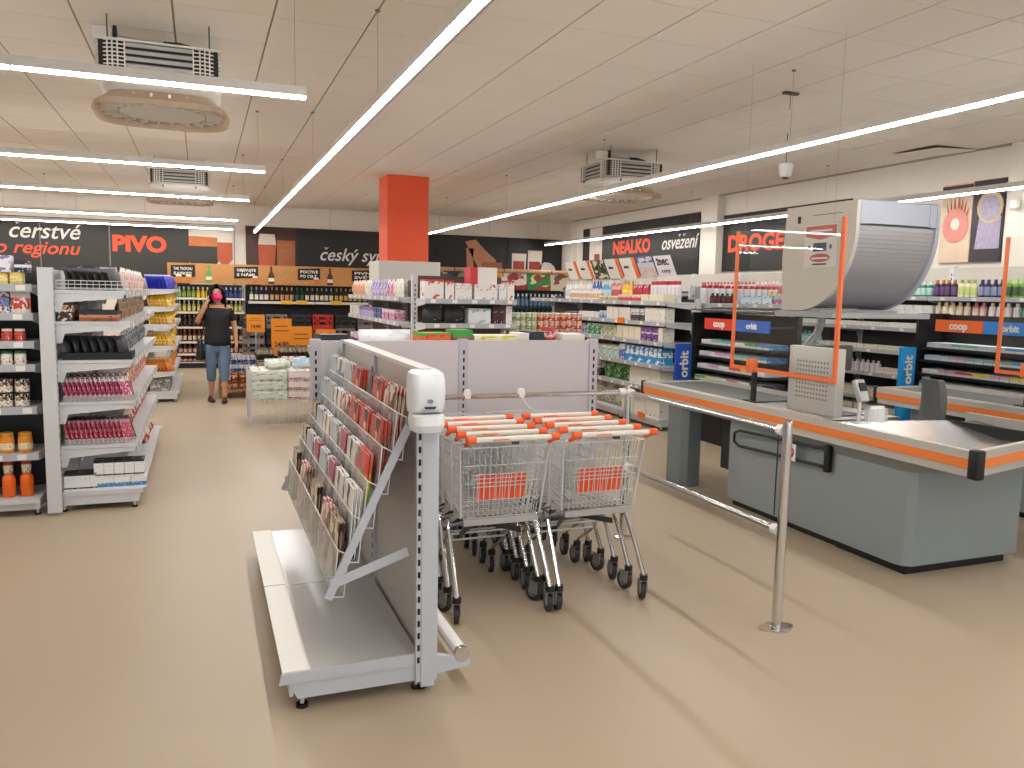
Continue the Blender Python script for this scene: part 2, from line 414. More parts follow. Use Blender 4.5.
for x in (.12, .52):
    flat('picture', [(x, 2.0), (x + .34, 2.0), (x + .36, 2.5 + x * .2), (x, 2.5 + x * .2)], foam, t); flat('picture', [(x + .03, 2.02), (x + .31, 2.02), (x + .31, 2.35), (x + .03, 2.35)], red_p, t, -.007)
flat('picture', [(1.0 + .25 * math.cos(a * .6), 2.1 + .25 * math.sin(a * .6)) for a in range(10)], lightp, t)
# right wall
t = poster('black poster reading NEALKO in orange and osvezeni in white script', 16.75, 12.14, 1.95, 3.08, slate2, 'right')
text('lettering', 'NEALKO', .36, ink_o, t, (16.75 - 15.3, -.003, 2.47), bold=.016, width=1.52)
script_text('lettering', 'osvěžení', .36, ink_w, t, (16.75 - 13.37, -.003, 2.48), 1.22)
flat('picture', [(.35, 1.96), (.95, 1.96), (.95, 3.07), (.35, 3.07)], lightp, t, -.001); flat('picture', [(.6, 2.1), (.85, 2.1), (.85, 2.5), (.6, 2.5)], red_p, t, -.0045)
t = poster('black poster reading DROGERIE in orange capitals, right wall', 11.43, 8.6, 2.04, 2.96, slate2, 'right')
text('lettering', 'DROGERIE', .36, ink_o, t, (.14, -.003, 2.36), bold=.014, width=1.92)
t = poster('radish photo poster beside a till on the right wall', 7.16, 6.76, 2.06, 2.96, mat('print_cream', '#d9c2a6', .5, noise=.12, nscale=6), 'right')
pink = mat('print_pink', '#d98a7e', .5, noise=.2, nscale=7); pinkd = mat('print_pink_deep', '#b9503f', .5, noise=.2, nscale=9)
flat('picture', [(.2 + .17 * math.cos(a * PI / 9), 2.48 + .2 * math.sin(a * PI / 9)) for a in range(18)], pink, t)
flat('picture', [(.2 + .06 * math.cos(a * PI / 5), 2.5 + .07 * math.sin(a * PI / 5)) for a in range(10)], foam, t, -.007)
for k in range(7):
    a = 0.5 + k * .28
    flat('picture', [(.2 + .17 * math.cos(a), 2.48 + .2 * math.sin(a)), (.2 + .2 * math.cos(a + .1), 2.48 + .36 * math.sin(a + .1)), (.2 + .16 * math.cos(a + .15), 2.48 + .2 * math.sin(a + .15))], pinkd, t, -.005)
flat('picture', [(0, 2.88), (.4, 2.88), (.4, 2.94), (0, 2.94)], brown_p, t, -.005)
t = poster('dark photo poster of a bowl of vegetables on the right wall', 6.75, 6.37, 2.06, 2.96, mat('print_violet_dark', '#3a3236', .5, noise=.3, nscale=12), 'right')
flat('picture', [(.06, 2.2), (.36, 2.2), (.36, 2.55), (.3, 2.6), (.1, 2.6)], mat('print_lilac', '#a9a0b8', .5, noise=.35, nscale=30), t)
flat('picture', [(.22 + .16 * math.cos(a * PI / 8), 2.66 + .18 * math.sin(a * PI / 8)) for a in range(17)], mat('print_straw', '#cbb48c', .5, noise=.2, nscale=10), t, -.006)
flat('picture', [(.22 + .12 * math.cos(a * PI / 8), 2.65 + .14 * math.sin(a * PI / 8)) for a in range(17)], MATS['print_lilac'], t, -.01)

# ------------------------------------------------------------------ ceiling heaters
vent_w = mat('heater_white', '#dedad3', .45); clear_b = mat('heater_skirt', '#c4b09a', .35)
_n = clear_b.node_tree; _t = _n.nodes.new('ShaderNodeBsdfTransparent'); _t.inputs[0].default_value = (.93, .86, .78, 1); _x = _n.nodes.new('ShaderNodeMixShader'); _x.inputs[0].default_value = .5
_n.links.new(_t.outputs[0], _x.inputs[1]); _n.links.new(_n.nodes['Principled BSDF'].outputs[0], _x.inputs[2]); _n.links.new(_x.outputs[0], _n.nodes['Material Output'].inputs[0])
def heater(label, x, y, text_on=False):
    t = thing('ceiling_heater', label, 'heater', (x, y, 0), 0, 'ceiling heaters')
    w, z0, z1 = .37, 2.95, 3.12
    MB().box(-w + .02, w - .02, -w + .02, w - .02, z0, z1).build('core', black, t)
    MB().box(-w, w, -w, w, z1, z1 + .012).build('top_plate', vent_w, t)
    for a in range(4):
        r = a * PI / 2
        for k in range(4):   # louvres between the corners, on every side
            MB().obox((0, -w + .012, z0 + .028 + k * .042), (.2, 0, 0), (0, .014, .006), (0, -.003, .011)).build('louvre', mat('heater_louvre', '#a7a49d', .5), t, (0, 0, 0), (0, 0, r))
        g = MB()            # perforated rounded corner
        for k in range(6):
            b0 = -PI / 2 - .0 + k * (PI / 2) / 6
            for j in range(7):
                zz = z0 + .006 + j * .025
                p0 = (-w + .14, -w + .14)
            pts = None
        n = 7; cx, cy, rr = w - .13, -w + .13, .135
        ring = [(w - .17, -w)] + [(cx + rr * math.sin(q * PI / 2 / n), cy - rr * math.cos(q * PI / 2 / n)) for q in range(n + 1)] + [(w, -w + .17)]
        for j in range(8):
            zz = z0 + j * (z1 - z0) / 7
            g.tube([(px, py, zz) for px, py in ring], .005, 4)
        for px, py in ring: g.cyl((px, py, z0), (px, py, z1), .006, 4)
        g.build('corner_grille', vent_w, t, (0, 0, 0), (0, 0, r))
    sup = lambda s, z: [(s * math.copysign(abs(math.cos(q)) ** .55, math.cos(q)), s * math.copysign(abs(math.sin(q)) ** .55, math.sin(q)), z) for q in [2 * PI * i / 40 for i in range(41)]]
    MB().grid([sup(.36, 2.955), sup(.376, 2.93), sup(.372, 2.89), sup(.345, 2.86), sup(.30, 2.845), sup(.01, 2.84)][::-1]).build('bowl', vent_w, t)
    sk = MB().grid([sup(.33, 2.84), sup(.36, 2.81), sup(.41, 2.775), sup(.425, 2.735)][::-1]); sk.grid([sup(.415, 2.735), sup(.40, 2.775), sup(.35, 2.81), sup(.325, 2.838)][::-1], flip=True)
    sk.build('skirt', clear_b, t)
    MB().cyl((0, 0, 2.76), (0, 0, 2.835), .27, 24).build('fan_plate', vent_w, t)
    for q in range(22):
        a = q * 2 * PI / 22; dd = Vector((math.cos(a), math.sin(a), 0)); ee = Vector((-dd.y, dd.x, 0))
        MB().obox(dd * .335 + Vector((0, 0, 2.785)), dd * .05, ee * .007, (0, 0, .032)).build('vane', vent_w, t)
    for sx in (-.2, .2): MB().obox((sx, -.378, 2.905), (.007, 0, 0), (0, .006, 0), (0, 0, .014)).build('latch', black, t)
    if text_on: text('lettering', 'FläktGroup', .05, black, t, (-.1, -.382, 2.885), width=.2)
    for sx in (-.3, .3):
        for sy in (-.3, .3): MB().cyl((sx, sy, 3.13), (sx, sy, CZ + .004), .005, 5).build('hanger_rod', cable_m, t)
    # valve box with pipes on top
    MB().box(-.40, -.28, -.2, -.12, 3.135, 3.24).build('valve_box', vent_w, t)
    MB().box(-.275, -.255, -.21, -.11, 3.14, 3.25).build('valve_bracket', blackm, t)
    MB().tube([(-.255, -.16, 3.19), (-.1, -.16, 3.18), (.1, -.16, 3.17)], .014, 6).build('pipe', steel, t)
    MB().tube([(.02, -.16, 3.175), (.12, -.16, 3.18), (.2, -.15, 3.165), (.28, -.12, 3.135)], .024, 8).build('insulated_hose', black, t)
    MB().tube([(.1, -.2, 3.165), (.17, -.2, 3.165), (.24, -.17, 3.15), (.27, -.14, 3.135)], .02, 8).build('insulated_hose', black, t)
heater('white ceiling heater with perforated corners and beige skirt, largest of the three', -.215, 6.12, True)
heater('small far ceiling heater hanging over the aisle towards the beer shelves', -.235, 12.0)
heater('ceiling heater hanging between two long strip lights near the orange pillar', 4.66, 8.6)

# motion sensor, hung ceiling plugs
t = thing('motion_sensor', 'small white motion sensor hanging below the ceiling over the till', 'sensor', (5.66, 6.9, 0))
MB().lathe([(.035, 2.845), (.056, 2.855), (.074, 2.955), (.07, 2.985), (.03, 2.998)], 14).build('body', white, t)
MB().cyl((0, 0, 2.995), (0, 0, CZ + .004), .004, 6).build('stem', cable_m, t); MB().lathe([(.02, 2.832), (.036, 2.838), (.034, 2.848)], 12).build('lens', black, t)
t = thing('ceiling_anchor', 'grey bracket with short cable at a ceiling tile corner', 'bracket', (4.56, 5.55, 0))
MB().box(-.07, .07, -.02, .02, CZ - .02, CZ + .004).build('plate', cable_m, t); MB().cyl((0, 0, CZ - .14), (0, 0, CZ - .018), .003, 5).build('cable', cable_m, t)
t = tag(MB().lathe([(.03, 2.28), (.05, 2.3), (.055, 2.36), (.05, 2.38)], 12, (0, 0, 0)).build('wall_sensor', white, None, (XR - .22, 6.1, .3)), 'small white sensor box on the pilaster beside the bowl photo', 'sensor')
# ================================================================== shelving
panel_g = mat('panel_grey', '#c3c2c6', .45, noise=.03, nscale=3)
panel_d = mat('panel_dark', '#232325', .5)
slot_m = mat('slot_black', '#0c0c0d', .6)
NAVY = mat('panel_navy_black', '#14161c', .45)

def gondola(name, label, cat, origin, rz, L, bays, levels, H, back=panel_g, frame=shelf_w, edge=shelf_e, base=(.12, .45), thick=.4, tags=0, feet=True, group=None, brackets=True, slots=False, panel_t=.03, front_z=.045):
    """shelving run. local x along it, front towards -y, back panel at y=0; levels = (height of shelf top, depth)"""
    t = thing(name, label, cat, (origin[0], origin[1], 0), rz, group)
    bl = L / bays
    bm = MB().box(.012, bl - .012, 0, panel_t, base[0] - .04, H - .01).mesh('back_panel', back, 0)
    um = MB().box(-.03, .03, -.015, panel_t + .01, .03, H)
    for sx in (-.004,):
        pass
    um = um.mesh('upright', frame, 0)
    for k in range(bays): link('back_panel', bm, t, (k * bl, 0, 0))
    sl = MB()
    for k in range(int((H - .2) / .05)): sl.box(-.006, .006, -.0165, -.0148, .15 + k * .05, .178 + k * .05).box(-.006, .006, panel_t + .0098, panel_t + .0115, .15 + k * .05, .178 + k * .05)
    slm = sl.mesh('slots', slot_m, 0)
    for k in range(bays + 1):
        u = link('upright', um, t, (k * bl, 0, 0))
        s = link('slots', slm, u); s['kind'] = 'stuff'
        if feet:
            for yy in (-base[1] + .06, -.02): MB().cyl((0, yy, .012), (0, yy, .05), .008, 6).cyl((0, yy, 0), (0, yy, .014), .02, 8, 1).build('foot', [zinc, black], t, (max(.03, min(L - .03, k * bl)), 0, 0))
    pl = MB().box(.01, bl - .01, -base[1] + .03, -.02, .045, base[0] - .03).mesh('plinth', frame, 0)
    bs = MB().box(.004, bl - .004, -base[1], 0, base[0] - .03, base[0]).mesh('base_shelf', frame, 0)
    for k in range(bays):
        link('plinth', pl, t, (k * bl, 0, 0)); link('base_shelf', bs, t, (k * bl, 0, 0))
    for (z, d) in levels:
        sm = MB().box(.006, bl - .006, -d, -.016, z - .022, z).mesh('shelf', frame, 0)
        em = MB().box(.006, bl - .006, -d - .014, -d - .001, z - front_z, z + .006).mesh('price_rail', edge, 0)
        br = MB().prism([(-.016, z - .024), (-.016, z - .15), (-.05, z - .15), (-.07, z - .085), (-d + .02, z - .052), (-d + .01, z - .024)], -.002, .002, 'x').mesh('bracket', frame, 0)
        tm = MB().box(-.028, .028, -d - .017, -d - .0145, z - front_z + .006, z - .002).mesh('price_tag', tag_w, 0)
        for k in range(bays):
            s = link('shelf', sm, t, (k * bl, 0, 0)); link('price_rail', em, s)
            if brackets:
                link('bracket', br, s, (.012, 0, 0)); link('bracket', br, s, (bl - .012, 0, 0))
            n = int(bl / tags) if tags else 0
            for q in range(n): link('price_tag', tm, s, ((q + .5 + random.uniform(-.15, .15)) * bl / n, 0, 0))
    G = Matrix.Translation((origin[0], origin[1], 0)) @ Matrix.Rotation(rz, 4, 'Z')
    return t, G

# ------------------------------------------------------------------ goods (origin at the middle of the foot, front towards -y)
GM = {}
def colm(c, rough=.4): return mat('pack_' + c.strip('#'), c, rough)
def cached(key, fn):
    if key not in GM: GM[key] = fn()
    return GM[key]
def m_box(w, d, h, front, side=None):
    def f():
        return MB().box(-w / 2, w / 2, -d / 2, d / 2, 0, h, 0, front=1).mesh('pack', [side or front, front], 0)
    return cached(('box', w, d, h, front.name, side.name if side else ''), f)
def m_bottle(r, h, body, cap, label, kind='round', n=10):
    def f():
        if kind == 'wine': pr = [(r * .9, 0), (r, .01), (r, h * .12), (r * 1.01, h * .13), (r * 1.01, h * .48), (r, h * .49), (r, h * .58), (r * .38, h * .74), (r * .36, h * .8), (r * .40, h * .81), (r * .38, h)]; mi = [0, 0, 0, 2, 0, 0, 0, 0, 1, 1]
        elif kind == 'spray': pr = [(r * .95, 0), (r, .005), (r, h * .08), (r * 1.01, h * .09), (r * 1.01, h * .7), (r, h * .71), (r, h * .78), (r * .8, h * .82), (r * .8, h * .98), (r * .6, h)]; mi = [0, 0, 0, 2, 0, 0, 0, 1, 1]
        elif kind == 'clean': pr = [(r * .9, 0), (r, .01), (r, h * .15), (r * 1.01, h * .16), (r * .97, h * .55), (r * .85, h * .6), (r * .5, h * .78), (r * .34, h * .82), (r * .36, h * .83), (r * .26, h)]; mi = [0, 0, 0, 2, 0, 0, 0, 1, 1]
        elif kind == 'juice': pr = [(r * .86, 0), (r, .012), (r, h * .42), (r * .93, h * .5), (r * .62, h * .56), (r * .66, h * .6), (r * .74, h * .76), (r * .66, h * .8), (r * .62, h * .82), (r * .68, h * .83), (r * .68, h * .95), (r * .6, h)]; mi = [0, 0, 0, 0, 0, 2, 2, 0, 1, 1, 1]
        else: pr = [(r * .9, 0), (r, .01), (r, h * .12), (r * 1.01, h * .13), (r * 1.01, h * .6), (r, h * .61), (r * .95, h * .72), (r * .45, h * .8), (r * .5, h * .81), (r * .45, h)]; mi = [0, 0, 0, 2, 0, 0, 0, 1, 1]
        return MB().lathe(pr, n, mis=mi).mesh('bottle', [body, cap, label])
    return cached(('bot', r, h, body.name, cap.name, label.name, kind), f)
def m_jar(r, h, body, lid, label, n=12):
    def f():
        pr = [(r * .9, 0), (r, h * .04), (r, h * .16), (r * 1.015, h * .17), (r * 1.015, h * .62), (r, h * .63), (r * .98, h * .76), (r * .86, h * .81), (r * .92, h * .82), (r * .92, h * .98), (r * .88, h)]
        return MB().lathe(pr, n, mis=[0, 0, 0, 2, 0, 0, 0, 1, 1, 1]).mesh('jar', [body, lid, label])
    return cached(('jar', r, h, body.name, lid.name, label.name), f)
def m_can(r, h, body, top, n=10):
    return cached(('can', r, h, body.name, top.name), lambda: MB().lathe([(r * .9, 0), (r, h * .05), (r, h * .93), (r * .88, h * .97), (r * .85, h)], n, mis=[1, 0, 1, 1]).mesh('can', [body, top]))
def m_pouch(w, d, h, m):
    def f():
        b = MB(); F, Bk = [], []
        for j in range(5):
            v = j / 4; z = h * v; t = (1 - abs(2 * v - .8) ** 1.5 * .9) * d / 2
            t = max(.002, t) if j < 4 else .002
            F.append([(-w / 2, 0, z), (-w / 4, -t, z), (w / 4, -t * .95, z), (w / 2, 0, z)])
            Bk.append([(-w / 2, 0, z), (-w / 4, t, z), (w / 4, t, z), (w / 2, 0, z)])
        b.grid(F); b.grid(Bk, flip=True)
        return b.mesh('pouch', m, 50)
    return cached(('pouch', w, d, h, m.name), f)
def m_pack(nx, ny, r, h, body, top, wrap=None):
    """shrink-wrapped block of cans or rolls"""
    def f():
        b = MB()
        for i in range(nx):
            for j in range(ny):
                b.lathe([(r * .92, 0), (r, h * .04), (r, h * .95), (r * .85, h)], 8, ((i - (nx - 1) / 2) * 2 * r, (j - (ny - 1) / 2) * 2 * r, 0), mis=[0, 0, 1])
        if wrap: b.box(-nx * r * .98, nx * r * .98, -ny * r * .98, ny * r * .98, h * .12, h * .88, 2)
        return b.mesh('multipack', [body, top] + ([wrap] if wrap else []))
    return cached(('mp', nx, ny, r, h, body.name, top.name, wrap.name if wrap else ''), f)

COUNT = [0]
def put(me, name, label, cat, group, loc, rot=(0, 0, 0)):
    COUNT[0] += 1
    if abs(rot[0]) + abs(rot[1]) > .001:   # a leaning pack rests on its lowest edge
        Rm = Matrix.Rotation(rot[2], 3, 'Z') @ Matrix.Rotation(rot[1], 3, 'Y') @ Matrix.Rotation(rot[0], 3, 'X')
        loc = Vector(loc) + Vector((0, 0, -min((Rm @ v.co).z for v in me.vertices)))
    o = link(name, me, None, loc, rot); return tag(o, label, cat, group)
def row(G, me, name, desc, place, cat, u0, du, n, v, z, yaw=0.0, jit=.004, lean=0.0, group=None, parts=()):
    """n alike packs side by side on a shelf, every one an object of its own"""
    lab = desc + ' ' + place
    rz = G.to_euler().z
    for i in range(n):
        p = G @ Vector((u0 + i * du + random.uniform(-jit, jit), v + random.uniform(-jit, jit), z + .001))
        o = put(me, name, lab, cat, group or ((desc + ' row ' + place) if n > 1 else None), p, (lean, 0, rz + yaw + random.uniform(-.03, .03)))
        for pn, pme in parts: link(pn, pme, o)

# ------------------------------------------------------------------ A: end display of food facing the camera
tA, GA = gondola('shelving_unit', 'grey food shelving with dark back, carrying juice, jars and tins, cut by the frame edge', 'shelving', (-2.565, 6.66), 0, 1.5, 1,
                 [(.435, .40), (.755, .40), (1.045, .38), (1.205, .38), (1.395, .38), (1.59, .38)], 1.70, back=panel_d, tags=.16, base=(.125, .45))
def rowA(me, name, desc, lvl, cat, z, du, v=-.33, n=None, end=1.40, start=.55, parts=()):
    n = n or int((end - start) / du)
    row(GA, me, name, desc, lvl, cat, end - (n - 1) * du, du, n, v, z, parts=parts)
juice = colm('#ee6a1e', .25); redc = colm('#b0303a'); cream = colm('#e9dcc0'); green = colm('#3f7a3a')
lab_j = pm('print_juice', [(0, '#e9dcc0'), (.35, '#3f7a3a'), (.6, '#efe4cc')], ['#3f7a3a'], 7, .3)
rowA(m_bottle(.042, .28, juice, redc, lab_j, 'juice', 14), 'juice_bottle', 'orange juice bottle with a red cap', 'on the base of the end display', 'bottle', .125, .108)
amb = colm('#e08a1e', .25); gold = colm('#c98d2a', .3)
rowA(m_jar(.045, .14, amb, gold, pm('print_amberlabel', [(0, '#efe0b8'), (.5, '#d98a2a')], ['#8a4a1a'], 9, .3)), 'jar', 'amber jar with a gold lid', 'on the lowest shelf of the end display', 'jar', .435, .108)
nut = pm('print_nut', [(0, '#e8e3d8'), (.45, '#17181a')], ['#b5813e', '#e8e3d8'], 5, .35); blk = colm('#17181a')
rowA(m_can(.045, .098, nut, blk, 14), 'nut_tin', 'black and white nut tin, lower tier', 'on the second shelf of the end display', 'tin', .755, .10, n=3)
rowA(m_can(.045, .098, nut, blk, 14), 'nut_tin', 'black and white nut tin, upper tier', 'on the second shelf of the end display', 'tin', .8545, .10, n=3)
yel = pm('print_yellowtin', [(0, '#e2a32a'), (.5, '#f0bd45')], ['#3a2a16'], 6, .35)
rowA(m_box(.085, .07, .098, yel), 'carton', 'yellow carton beside the nut tins, lower tier', 'on the end display', 'carton', .755, .095, n=5, end=1.10)
rowA(m_box(.085, .07, .098, yel), 'carton', 'yellow carton beside the nut tins, upper tier', 'on the end display', 'carton', .8545, .095, n=5, end=1.10)
rowA(m_jar(.036, .095, colm('#eee6da'), colm('#2e7a45'), pm('print_creamlabel', [(0, '#efe9df')], ['#b8433a'], 6, .3)), 'jar', 'cream jar with a green lid', 'on the third shelf of the end display', 'jar', 1.045, .085)
rowA(m_jar(.034, .085, colm('#c8402c', .25), colm('#e6dfd6'), pm('print_redlabel', [(0, '#c33a2e'), (.6, '#e8a56a')], ['#f0d9b8'], 7, .3)), 'jar', 'small red jar with a white lid', 'on the fourth shelf of the end display', 'jar', 1.205, .078)
rowA(m_pouch(.11, .06, .15, pm('print_bluebag', [(0, '#e8eef2'), (.3, '#4a9ad0'), (.75, '#dfe8ee')], ['#c8483e', '#2a5aa0'], 5, .35)), 'snack_bag', 'blue and white sweet bag', 'on the fifth shelf of the end display', 'bag', 1.395, .115, n=4, end=1.29)
rowA(m_pouch(.12, .06, .15, pm('print_redbag', [(0, '#e9dcd6'), (.2, '#cc4a42'), (.7, '#efd9d4')], ['#f2ece4'], 5, .35)), 'snack_bag', 'red and white sweet bag', 'at the upright end of the fifth shelf', 'bag', 1.395, .115, n=1, end=1.41)
rowA(m_box(.075, .08, .082, pm('print_yellowbox', [(0, '#d9c470'), (.3, '#efe0a0'), (.7, '#e6c860')], ['#b57a30'], 6, .3)), 'carton', 'pale yellow food carton', 'on the top shelf of the end display', 'carton', 1.59, .082)
rowA(m_box(.085, .10, .10, pm('print_whitebox', [(0, '#ece8e4')], ['#b98a6a'], 4, .35)), 'carton', 'white carton lying above the yellow ones', 'on the end display', 'carton', 1.6735, .092, n=5, end=1.17)
rowA(m_box(.15, .12, .11, pm('print_purplebox', [(0, '#e9e6ea'), (.75, '#f2f0f0')], ['#8a7ab5'], 3, .35)), 'carton', 'large white carton with violet print', 'above the yellow cartons of the display', 'carton', 1.6735, .1, n=1, end=1.30)
dk = pm('print_navybox', [(0, '#2a2f45'), (.4, '#e6e6ea'), (.65, '#2a2f45')], ['#e6e6ea'], 5, .3)
rowA(m_box(.075, .14, .08, dk), 'carton', 'dark blue and white carton', 'on the top corner of the end display', 'carton', 1.6735, .08, n=1, end=1.43, v=-.28)

# ------------------------------------------------------------------ B: aisle gondola facing right, its bracket ends towards the camera
lvB = [(.47, .50), (.78, .50), (1.075, .49), (1.345, .48), (1.56, .46)]
tB, GB = gondola('aisle_gondola', 'white double-post gondola with slanted brackets, loaded with sachets and bags', 'shelving', (-.955, 6.27), PI / 2, 2.85, 3, lvB, 1.71, tags=.3, base=(.14, .53))
# end panel of the post
MB().box(-.075, -.031, -.02, .068, .02, 1.71).build('end_post', shelf_w, tB)
black_bag = pm('print_blackbag', [(0, '#1c1a1a'), (.8, '#2b2624')], ['#d9cfc6', '#6a4a3a'], 4, .2)
mag = pm('print_magenta', [(0, '#a52a52'), (.25, '#c2406a'), (.8, '#e9dfe0')], ['#ecdfe0', '#5a1630'], 7, .34)
mag2 = pm('print_crimson', [(0, '#9a1f40'), (.3, '#b82c50'), (.85, '#d98aa0')], ['#4a1024', '#e0b4bc'], 7, .33)
choc = pm('print_chocolate', [(0, '#3a2a22'), (.6, '#c08a6a')], ['#e6d4c2', '#1c1614'], 4, .35)
sac = lambda m: m_pouch(.125, .021, .165, m)
def leaning(G, me, name, desc, place, cat, u, z, v0, dv, n, group=None, lean=-.35, tilt=0, du=0):
    """sachets stacked one behind the next from the front edge back, seen from their side"""
    lab = desc + ' ' + place; rz = G.to_euler().z
    for i in range(n):
        p = G @ Vector((u + du * i, v0 + i * dv, z + .004))
        put(me, name, lab, cat, group or desc + 's ' + place, p, (lean + random.uniform(-.06, .06), 0, rz + random.uniform(-.08, .08)))
# crosswise trays at the near end of every shelf: packs stand in files along the shelf depth
def tray(G, parent_label, u0, u1, v0, v1, z, h=.05):
    p = thing('display_tray', parent_label, 'tray', (0, 0, 0))
    p.matrix_world = G @ Matrix.Translation((u0, v0, z + .0012))
    L, D = u1 - u0, v1 - v0
    ac = clear_ac
    MB().box(0, L, 0, .003, .001, h).build('front_lip', ac, p); MB().box(0, .003, .003, D, .001, h).build('side_lip', ac, p)
    MB().box(0, L, .003, D, 0, .002).build('tray_floor', ac, p)
    return p
clear_ac = mat('clear_acrylic', '#e8edf0', .08)
_n = clear_ac.node_tree; _t = _n.nodes.new('ShaderNodeBsdfTransparent'); _x = _n.nodes.new('ShaderNodeMixShader'); _x.inputs[0].default_value = .22
_n.links.new(_t.outputs[0], _x.inputs[1]); _n.links.new(_n.nodes['Principled BSDF'].outputs[0], _x.inputs[2]); _n.links.new(_x.outputs[0], _n.nodes['Material Output'].inputs[0])
PL = ['on the lowest shelf of white gondola', 'on the second shelf of white gondola', 'on the third shelf of white gondola', 'on the fourth shelf of white gondola', 'on the top shelf of white gondola']
yaw_side = -PI / 2      # face towards the camera end of the shelf
def side_row(me, name, desc, place, cat, z, v0, dv, n, u=.06, G=None, lean=-.28, yaw=-.5):
    G = G or GB; rz = G.to_euler().z
    lean = lean + random.uniform(-.03, .03)
    for i in range(n):
        p = G @ Vector((u + random.uniform(-.004, .004), v0 + i * dv, z + .0015))
        put(me, name, desc + ' ' + place, cat, desc + 's, ' + place, p, (lean, 0, rz + yaw))
side_row(sac(mag2), 'sachet', 'crimson sachet in the front file', PL[0], 'sachet', .4735, -.455, .030, 13, u=.085)
side_row(sac(mag), 'sachet', 'magenta sachet in the front file', PL[1], 'sachet', .7835, -.455, .030, 13, u=.085)
side_row(m_pouch(.12, .03, .175, black_bag), 'sachet', 'black sachet in the second file', PL[0], 'sachet', .4735, -.45, .042, 9, u=.215)
side_row(m_pouch(.12, .03, .18, choc), 'sachet', 'brown and white sachet in the second file', PL[1], 'sachet', .7835, -.45, .042, 9, u=.215)
for z, pl in ((.47, PL[0]), (.78, PL[1])): tray(GB, 'clear acrylic sachet tray ' + pl, .022, .3, -.495, -.04, z, .045)
# third level: flat black trays of dark packs
dark_p = pm('print_darkpack', [(0, '#15171c'), (.5, '#23262e')], ['#9aa0a8', '#3a3f4a'], 6, .22)
side_row(m_pouch(.12, .04, .12, dark_p), 'dark_pack', 'dark foil pack in the black tray', PL[2], 'pack', 1.1215, -.43, .055, 7, u=.11)
t = thing('display_tray', 'shiny black tray of dark packs on the third gondola shelf', 'tray', (0, 0, 0)); t.matrix_world = GB @ Matrix.Translation((.022, -.485, 1.0762))
MB().box(0, .3, 0, .004, 0, .05).build('front_lip', black, t); MB().box(0, .004, .004, .44, 0, .05).build('side_lip', black, t); MB().box(.004, .3, .004, .44, 0, .045).build('tray_floor', black, t)
# fourth level: flat picture boxes; top: black bags in a wire tray
for k, (v, w, h, m) in enumerate(((-.40, .10, .11, choc), (-.21, .24, .075, pm('print_brownbox', [(0, '#8a4f36'), (.35, '#c9835e'), (.6, '#23262c')], ['#2c3a34'], 4, .3)))):
    me = m_box(w, .28, h, m, m)
    put(me, 'carton', ['small picture carton at the aisle end', 'wide dark carton with a brown picture'][k] + ' ' + PL[3], 'carton', None, GB @ Vector((.16, [-.075, -.28][k], 1.3465)), (0, 0, GB.to_euler().z + yaw_side))
put(m_box(.10, .28, .068, pm('print_greenblack', [(0, '#1d2a27'), (.5, '#c9d4cc')], ['#1d2a27'], 5, .35)), 'carton', 'dark green carton stacked beside the post on the fourth gondola shelf', 'carton', None, GB @ Vector((.16, -.075, 1.4575)), (0, 0, GB.to_euler().z + yaw_side))
side_row(m_pouch(.13, .032, .15, black_bag), 'black_bag', 'black twisted bag in the wire tray', PL[4], 'bag', 1.5695, -.40, .045, 7, u=.12)
t = thing('wire_tray', 'chromed wire tray along the top shelf of white gondola', 'tray', (0, 0, 0)); t.matrix_world = GB @ Matrix.Translation((.022, -.455, 1.5645))
wb = MB()
for k in range(3): wb.tube([(.3, 0, .012 + k * .025), (0, 0, .012 + k * .025), (0, .43, .012 + k * .025)], .003, 5)
for k in range(12): wb.cyl((0, .01 + k * .038, 0), (0, .01 + k * .038, .064), .002, 4)
for k in range(8): wb.cyl((.02 + k * .038, 0, 0), (.02 + k * .038, 0, .064), .002, 4)
for k in range(6): wb.cyl((.02 + k * .05, 0, .004), (.02 + k * .05, .43, .004), .002, 4)
wb.build('wire_basket', zinc, t)
for k, m in enumerate((dk, dk, pm('print_whiteblue', [(0, '#2f3650'), (.25, '#e9e9ee'), (.8, '#3a4568')], ['#8a90b8'], 4, .3))):
    put(m_box(.10, .10, .06, m), 'carton', ['navy carton with white band nearest the post', 'navy carton with white band, middle of three', 'white and navy carton nearest the aisle'][k] + ' above the wire tray', 'carton', None, GB @ Vector((.39, -.09 - k * .115, 1.68)), (0, 0, GB.to_euler().z + yaw_side))
    put(m_box(.10, .10, .118, colm('#3a3230')), 'carton', ['dark brown carton nearest the post', 'dark brown carton, middle of three', 'dark brown carton nearest the aisle'][k] + ' behind the wire tray', 'carton', None, GB @ Vector((.39, -.09 - k * .115, 1.561)), (0, 0, GB.to_euler().z + yaw_side))
